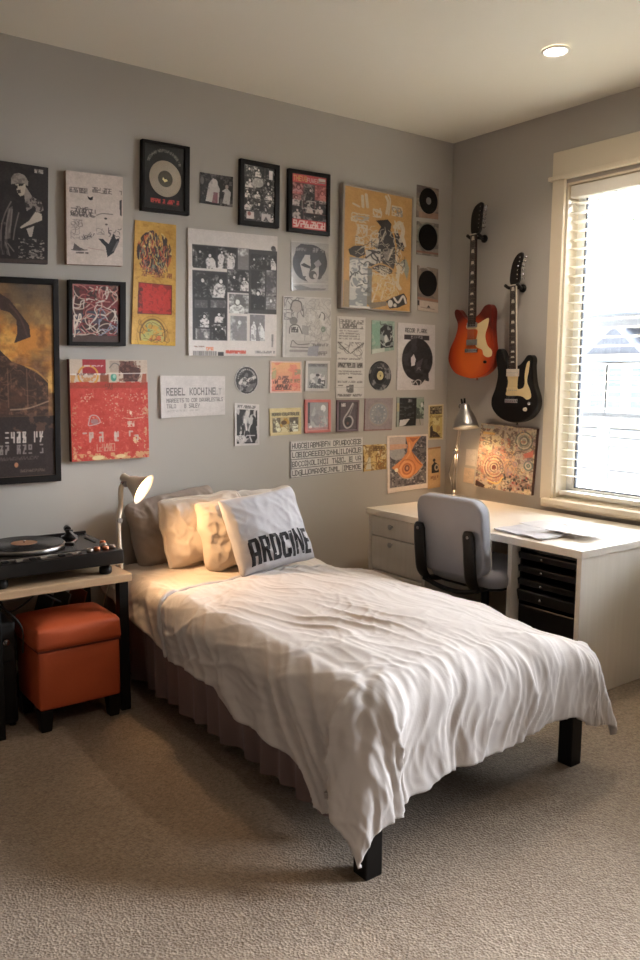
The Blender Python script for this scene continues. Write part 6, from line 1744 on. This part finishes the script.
# 24 white poster with black disc
k = Ink(37, 66.5, (204, 198, 196), 2.5, 39)
Kk = lambda cx, cy: ((cx - 395 + (cy - 60) * .02) / 5.82, (cy - 62) / 5.82)
k.grain(.03, 6); k.text(Kk(438, 0)[0], Kk(0, 90)[1], 'RECOR P.ARK', 4.2, (40, 37, 39), 2.0); k.rect(*Kk(430, 128), *Kk(575, 156), (60, 54, 56)); k.rect(*Kk(470, 133), *Kk(535, 150), (190, 184, 182), .8); k.glyphs(*Kk(474, 136), *Kk(530, 147), 8, (60, 56, 58), .9, .6)
k.ell(*Kk(505, 270), 15.2, 21.3, (40, 38, 41)); k.blot(k.ewin(*Kk(505, 270), 15, 21), 8, .6, (66, 62, 66), .6); k.poly([Kk(470, 260), Kk(485, 240), Kk(497, 270), Kk(490, 305), Kk(470, 310)], (206, 200, 198)); k.poly([Kk(500, 290), Kk(540, 260), Kk(520, 330), Kk(500, 330)], (84, 78, 82), .8); k.glyphs(*Kk(500, 318), *Kk(525, 336), 2, (140, 134, 134), .8, .6)
k.poly([Kk(470, 400), Kk(500, 390), Kk(570, 350), Kk(572, 400), Kk(545, 395), Kk(520, 425), Kk(475, 420)], (52, 49, 52)); k.scrib(*Kk(475, 390), *Kk(570, 425), 6, 1, (206, 200, 198), .8, 3)
poster('poster', 'white poster with a big black oval disc, right of the ticket strip', 'poster', 'P24', .003, k, M_PAPER, None, .004)

# 25 framed grey card
k = Ink(19.5, 25, (160, 158, 156), 3, 41)
k.rect(0, 0, 20, 3.6, (140, 138, 136)); k.glyphs(1.5, .8, 17, 2.4, 12, (90, 88, 88), .9, .4); k.blot(k.win(2.5, 10, 17, 23), 3, .42, (212, 208, 206), .9); k.ell(10, 11.5, 2, 1.4, (52, 50, 52)); k.ell(12, 17, 1.6, 2.4, (60, 58, 60)); k.scrib(2.5, 17, 17, 22, 9, 1, (66, 64, 66), .9, 2.5); k.glyphs(2, 22, 16, 24.5, 7, (70, 68, 70), .9, .8)
framed('framed_card', 'small white framed grey card between the coral card and ticket strip', 'P25', .009, k, material('white_card_frame', rgb(214, 210, 206), .5, vary=(20, rgb(200, 196, 192))), .10, .09, rebate=.003)

# 26 red framed
k = Ink(21, 27, (150, 146, 146), 3, 42)
k.rect(0, 0, 2.5, 20, (70, 64, 66)); k.poly([(3, 27), (4, 12), (7, 4), (9, 9), (14, 9), (18, 14), (20, 22), (19, 27)], (176, 174, 174)); k.ell(16, 6, 2.6, 3.6, (226, 224, 222)); k.blot(k.win(2, 8, 20, 26), 3, .5, (130, 128, 130), .7); k.ell(10, 17, 4, 6, (120, 118, 120), .6); k.ell(3, 24, 1.6, 1.6, (220, 216, 214)); k.blot(k.win(12, 14, 21, 24), 2, .6, (206, 150, 146), .7); k.rect(0, 24.5, 21, 27, (190, 104, 96), .5)
framed('framed_print', 'small red framed grey print under the white framed card', 'P26', .011, k, material('coral_red_frame', rgb(206, 128, 122), .5, vary=(20, rgb(192, 108, 106))), .105, .085, rebate=.003)

# 27 dark print with a looped figure
k = Ink(18, 26, (84, 72, 76), 3, 43)
k.rect(0, 0, 1.8, 26, (44, 40, 42)); k.glyphs(2.6, 1.6, 8.5, 4, 3, (206, 200, 198), 1, .6); k.curve([(13.5, 1.5), (9.5, 9), (5.6, 15), (5, 20), (8, 24.4), (12.5, 22.5), (14, 17.5), (11.5, 13.6), (8, 15)], 1.4, (180, 172, 168)); k.ell(9.4, 18.6, 3.2, 4.6, (36, 32, 34)); k.curve([(14.5, 2), (12, 9), (10.5, 13)], .8, (140, 132, 132)); k.ell(9, 20, 1.2, 1.4, (104, 66, 60))
framed('framed_print', 'small dark framed print showing a pale looped six shape', 'P27', .010, k, material('plum_frame', rgb(120, 98, 104), .45, vary=(20, rgb(104, 84, 90))), .085, .06, rebate=.003)

# 28 mauve sleeve with a faint ring
k = Ink(28, 32.5, (150, 136, 136), 2.8, 44)
k.grain(.06, 8); k.ell(14, 16, 9, 10.5, (146, 146, 150)); k.ring(14, 16, 9.6, 11.2, 1.2, (158, 148, 140)); k.blot(k.ewin(14, 16, 7, 9), 4, .55, (128, 134, 144), .8)
for i in range(12):
    a = 2 * PI * i / 12; k.ell(14 + 6.6 * math.cos(a), 16 + 8 * math.sin(a), .5, .6, (196, 194, 194))
k.rect(0, 31.4, 28, 32.5, (150, 96, 92), .8); k.line([(0, 0), (0, 32)], 1, (150, 104, 104), .8)
poster('record_sleeve', 'mauve grey square sleeve with a faint blue ring, right of the looped six', 'record sleeve', 'P28', .004, k, M_GLOSS, None, .002)

# 29 black and green pieces
k = Ink(27, 29, (150, 156, 146), 2.8, 45)
k.rect(2.5, 1, 19.5, 28.5, (34, 34, 36)); k.rect(0, 6, 2.5, 14, (180, 168, 130)); k.blot(k.win(3, 5, 18, 24), 3, .58, (76, 78, 80), .8, sx=.7, sy=1.6); k.line([(3, 10), (15, 10)], .5, (110, 110, 110), .7); k.glyphs(11, 2.6, 15, 5, 2, (150, 150, 150), .8, .6); k.poly([(2.8, 28.5), (3.5, 22.5), (13.5, 21.5), (9, 27.5), (6, 28.5)], (206, 202, 200)); k.poly([(17, 8), (20, 4), (20, 22), (18, 25)], (26, 26, 28)); k.rect(19.5, 2, 27, 22, (140, 156, 138)); k.blot(k.win(19.5, 2, 27, 22), 3, .5, (66, 76, 70), .9); k.ell(25, 8, 1.2, 2.4, (206, 206, 200)); k.rect(19.5, 22, 27, 29, (166, 160, 154)); k.line([(23, 22), (24, 28)], .6, (110, 120, 104))
poster('flyer', 'black flyer with a torn white corner and a green strip', 'flyer', 'P29', .003, k, M_PAPER, None, .003)

# 30 alphabet sheet
k = Ink(72, 39, (210, 206, 202), 2.5, 46)
ROWS = ('HUGCBIABMABFN DRUADOCECB', 'LOBICAEEEEKDNHLILDNCLB', 'BDCCDXOLIKCI TWZC. E7VA', 'LDGLLOMAXREJNML IMEMOE')
dk_ = (66, 64, 66)
for i, t in enumerate(ROWS):
    y0 = 1.0 + i * 9.6
    k.line([(.5, y0 + 8.6), (71.5, y0 + 8.6)], .6, (84, 82, 82), .9)
    k.line([(.5, y0 - .4), (71.5, y0 - .4)], .5, (150, 147, 146), .8)
    n_ = len(t); cw = 69 / n_
    for j, c in enumerate(t):
        k.text(1.8 + j * cw, y0 + 1.2 + k.rs.uniform(-.2, .2), c, 5.8, dk_, cw * 1.05)
        if k.rs.rand() < .3: k.line([(1.3 + j * cw, y0 + .6), (1.3 + j * cw, y0 + 7.8)], .4, (96, 94, 94))
k.rect(0, 0, .9, 39, (80, 78, 78), .8)
poster('lettered_sheet', 'wide white sheet with four rows of black capital letters', 'poster', 'P30', .002, k, M_PAPER, None, .003)

# 31 gold tile
k = Ink(23, 25.5, (206, 172, 104), 2.8, 47)
k.grain(.14, 4); k.blot(k.win(0, 0, 23, 25.5), 3, .55, (140, 104, 56), .8); k.blot(k.win(0, 0, 23, 25.5), 4, .62, (222, 206, 160), .8); k.glyphs(10, 2, 21, 6, 4, (110, 80, 44), .9, .9); k.scrib(13, 6, 20, 24, 8, 1, (150, 96, 40), .9, 3); k.poly([(2, 24), (5, 12), (7, 12), (8, 24)], (206, 196, 170)); k.scrib(1, 1, 22, 25, 10, .6, (120, 92, 50), .7, 3)
poster('card', 'small golden patterned card touching the alphabet sheet', 'card', 'P31', .002, k, M_PAPER, None, .003)

# 32 orange swirl poster
k = Ink(40, 56.5, (222, 206, 192), 2.5, 48)
O_ = lambda cx, cy: ((cx - 195) / 6.9, (cy - 312 + .03 * (cx - 195)) / 6.9)
k.rect(*O_(212, 325), *O_(462, 660), (110, 104, 106)); k.blot(k.win(*O_(212, 325), *O_(462, 660)), 2.2, .5, (66, 62, 68), .8); k.blot(k.win(*O_(212, 325), *O_(462, 660)), 1.8, .63, (180, 172, 168), .8)
k.rect(*O_(212, 325), *O_(320, 400), (196, 176, 164)); k.blot(k.ewin(*O_(265, 430), 8, 7), 6, .3, (168, 166, 168), .9); k.poly([O_(212, 370), O_(330, 370), O_(330, 400), O_(212, 410)], (222, 160, 122), .8)
org = (228, 140, 78)
k.poly([O_(320, 322), O_(425, 318), O_(385, 370), O_(360, 420), O_(390, 460), O_(440, 525), O_(395, 580), O_(345, 610), O_(290, 600), O_(262, 560), O_(225, 530), O_(290, 480), O_(330, 430), O_(335, 380)], org)
k.poly([O_(345, 330), O_(410, 328), O_(370, 360)], (190, 104, 64)); k.curve([O_(345, 360), O_(350, 430), O_(320, 480), O_(280, 540)], 1.1, (240, 170, 110)); k.curve([O_(365, 430), O_(395, 490), O_(430, 525)], 1.0, (190, 104, 60))
for rx, ry, c in ((8.2, 9.5, (200, 112, 62)), (6, 7.2, (240, 166, 104)), (4.2, 5.2, (190, 100, 56))): k.ring(*O_(330, 545), rx, ry, .9, c)
k.ell(*O_(330, 540), 2.6, 3.4, (130, 76, 60)); k.ell(*O_(331, 540), 1.2, 1.8, (206, 150, 110)); k.ell(*O_(258, 548), 1.8, 2, (240, 220, 190))
k.line([O_(268, 560), O_(300, 605), O_(350, 615), O_(400, 590), O_(440, 530)], .7, (206, 190, 170), .7)
poster('poster', 'cream bordered poster with an orange swirling teardrop, above the desk drawers', 'poster', 'P32', .003, k, M_PAPER, None, .004)

# 33, 34 small cards by the corner
k = Ink(15, 35, (214, 196, 160), 3, 49)
k.rect(1.2, 1.4, 13.8, 33.5, (206, 182, 108)); k.rect(1.6, 2, 13.4, 9.5, (76, 64, 54)); k.glyphs(2.2, 2.8, 13, 5, 5, (206, 186, 140), .8, .6); k.glyphs(2.2, 6.4, 13, 8.6, 6, (190, 170, 130), .8, .6); k.ell(8, 16, 3.6, 4.6, (222, 206, 140)); k.poly([(1.6, 33), (2, 22), (4, 20), (5, 26), (9, 28), (13, 33)], (70, 54, 46)); k.blot(k.win(1.2, 10, 13.8, 33), 3, .58, (150, 120, 66), .7); k.ell(10, 24, 2, 3, (190, 150, 90))
poster('postcard', 'tall yellow postcard with a dark header near the corner lamp', 'postcard', 'P33', .002, k, M_PAPER, None, .002)
k = Ink(13, 41, (214, 172, 118), 3, 50)
k.grain(.06, 6); k.rect(0, 0, 13, 1.6, (176, 124, 80)); k.ell(6.5, 13, 1.4, 1.6, (60, 48, 44)); k.poly([(4, 26), (4, 18), (7, 14.5), (11, 18), (11.5, 26)], (48, 42, 42)); k.ell(9, 20.5, 2.3, 3.4, (196, 170, 140)); k.ell(9.2, 20.5, 1.1, 1.7, (70, 62, 60)); k.glyphs(3, 29, 11, 31, 6, (160, 110, 74), .8, .6); k.rect(5.5, 31.5, 9, 33, (170, 120, 84), .8)
poster('postcard', 'tall tan postcard with a dark rounded figure below the yellow postcard', 'postcard', 'P34', .002, k, M_PAPER, None, .002)

# ------------------------------------------------------------------ right wall: mosaic canvas and two plates
k = Ink(56, 66, (186, 170, 150), 2.4, 51)
k.blot(k.win(0, 0, 56, 66), 10, .5, (176, 140, 128), .7); k.blot(k.win(0, 0, 56, 66), 5, .52, (206, 190, 150), .8); k.blot(k.win(0, 0, 56, 66), 3, .56, (112, 92, 84), .8); k.blot(k.win(0, 22, 40, 60), 6, .55, (206, 150, 122), .5)
Mm = lambda cx, cy: ((cx - 130 + (cy - 65) * .04) / 7.9, (cy - 65 - .09 * (cx - 130)) / 7.4)
for (c, rmax, cols) in ((Mm(480, 195), 8.5, ((150, 150, 132), (206, 196, 166), (96, 104, 96))), (Mm(258, 400), 13, ((190, 126, 108), (216, 200, 160), (130, 100, 92), (212, 176, 140))), (Mm(385, 410), 8, ((206, 156, 120), (170, 140, 124))), (Mm(520, 375), 4, ((90, 120, 120), (206, 200, 180)))):
    r = 1.2; i = 0
    while r < rmax:
        k.ring(c[0], c[1], r, r * 1.12, 1.0, cols[i % len(cols)], .9); r += 1.35; i += 1
k.ell(*Mm(258, 400), 2.2, 2.8, (120, 60, 56))
for _ in range(150):
    x, y = k.rs.uniform(0, 56), k.rs.uniform(0, 66)
    c = [(84, 76, 74), (222, 206, 176), (196, 100, 80), (120, 130, 128), (226, 170, 110), (150, 120, 140)][k.rs.randint(6)]
    k.ring(x, y, k.rs.uniform(.8, 2.2), k.rs.uniform(.8, 2.2), .5, c, .8)
for _ in range(46):
    x, y = k.rs.uniform(26, 55), k.rs.uniform(46, 65); k.ell(x, y, k.rs.uniform(.5, 1.3), k.rs.uniform(.6, 1.5), [(52, 44, 46), (60, 66, 74), (150, 60, 60), (226, 206, 180)][k.rs.randint(4)], .9)
k.rect(*Mm(150, 80), *Mm(240, 110), (170, 180, 176), .8); k.rect(*Mm(150, 128), *Mm(250, 155), (226, 176, 96), .8); k.poly([Mm(480, 290), Mm(555, 260), Mm(550, 310), Mm(490, 320)], (206, 110, 92)); k.poly([Mm(115, 545), Mm(120, 500), Mm(195, 540), Mm(180, 560)], (70, 48, 44)); k.curve([Mm(215, 500), Mm(290, 520), Mm(330, 470)], 1.6, (226, 190, 110)); k.rect(*Mm(500, 545), *Mm(540, 600), (226, 206, 160), .7)
o = sheet('canvas_print', ((-.306, 1.102), (-.707, 1.089), (-.687, .721), (-.267, .727)), .022, k, M_PAPER, None, (84, 56, 50), wall='right')
tag(o, 'square colourful canvas of swirling circles on the right wall above the desk', 'canvas print')
for q, lab, seed in ((((-.176, .939), (-.256, .942), (-.252, .841), (-.172, .843)), 'white paper note on the right wall, upper of two beside the canvas', 52), (((-.164, .827), (-.245, .825), (-.240, .735), (-.159, .738)), 'cream paper note on the right wall, lower of two beside the canvas', 53)):
    k = Ink(10, 18, (206, 196, 186) if seed == 52 else (206, 182, 156), 3, seed); k.scrib(2, 4, 8, 12, 3, .3, (170, 156, 144), .7, 2); k.grain(.03, 3)
    tag(sheet('paper_note', q, .002, k, M_PAPER, None, None, wall='right', curl=.002), lab, 'note', 'paper notes beside the canvas')

# ------------------------------------------------------------------ camera and view
cam = bpy.data.cameras.new('camera'); co = bpy.data.objects.new('camera', cam); COL.objects.link(co)
cam.sensor_fit = 'VERTICAL'; cam.sensor_height = 36; cam.sensor_width = 24
cam.lens = 820.54 / 960 * 36
cam.clip_start = .02
r_ = Vector((.8033364, -.5954888, .0066092)); u_ = Vector((.0696139, .1049222, .9920409)); f_ = Vector((.5914427, .7964825, -.1257422))
m3 = Matrix((r_, u_, -f_)).transposed()
co.matrix_world = Matrix.Translation((-3.6258, -3.5869, 1.3671)) @ m3.to_4x4()
scene.camera = co

vs = scene.view_settings
scene.display_settings.display_device = 'sRGB'
vs.view_transform = 'Standard'; vs.look = 'None'; vs.gamma = 1; vs.use_curve_mapping = False
vs.exposure = 1.45
scene.cycles.max_bounces = 10; scene.cycles.diffuse_bounces = 6; scene.cycles.transparent_max_bounces = 16
scene.cycles.caustics_reflective = False; scene.cycles.caustics_refractive = False
scene.cycles.sample_clamp_indirect = 6
scene.cycles.use_denoising = True
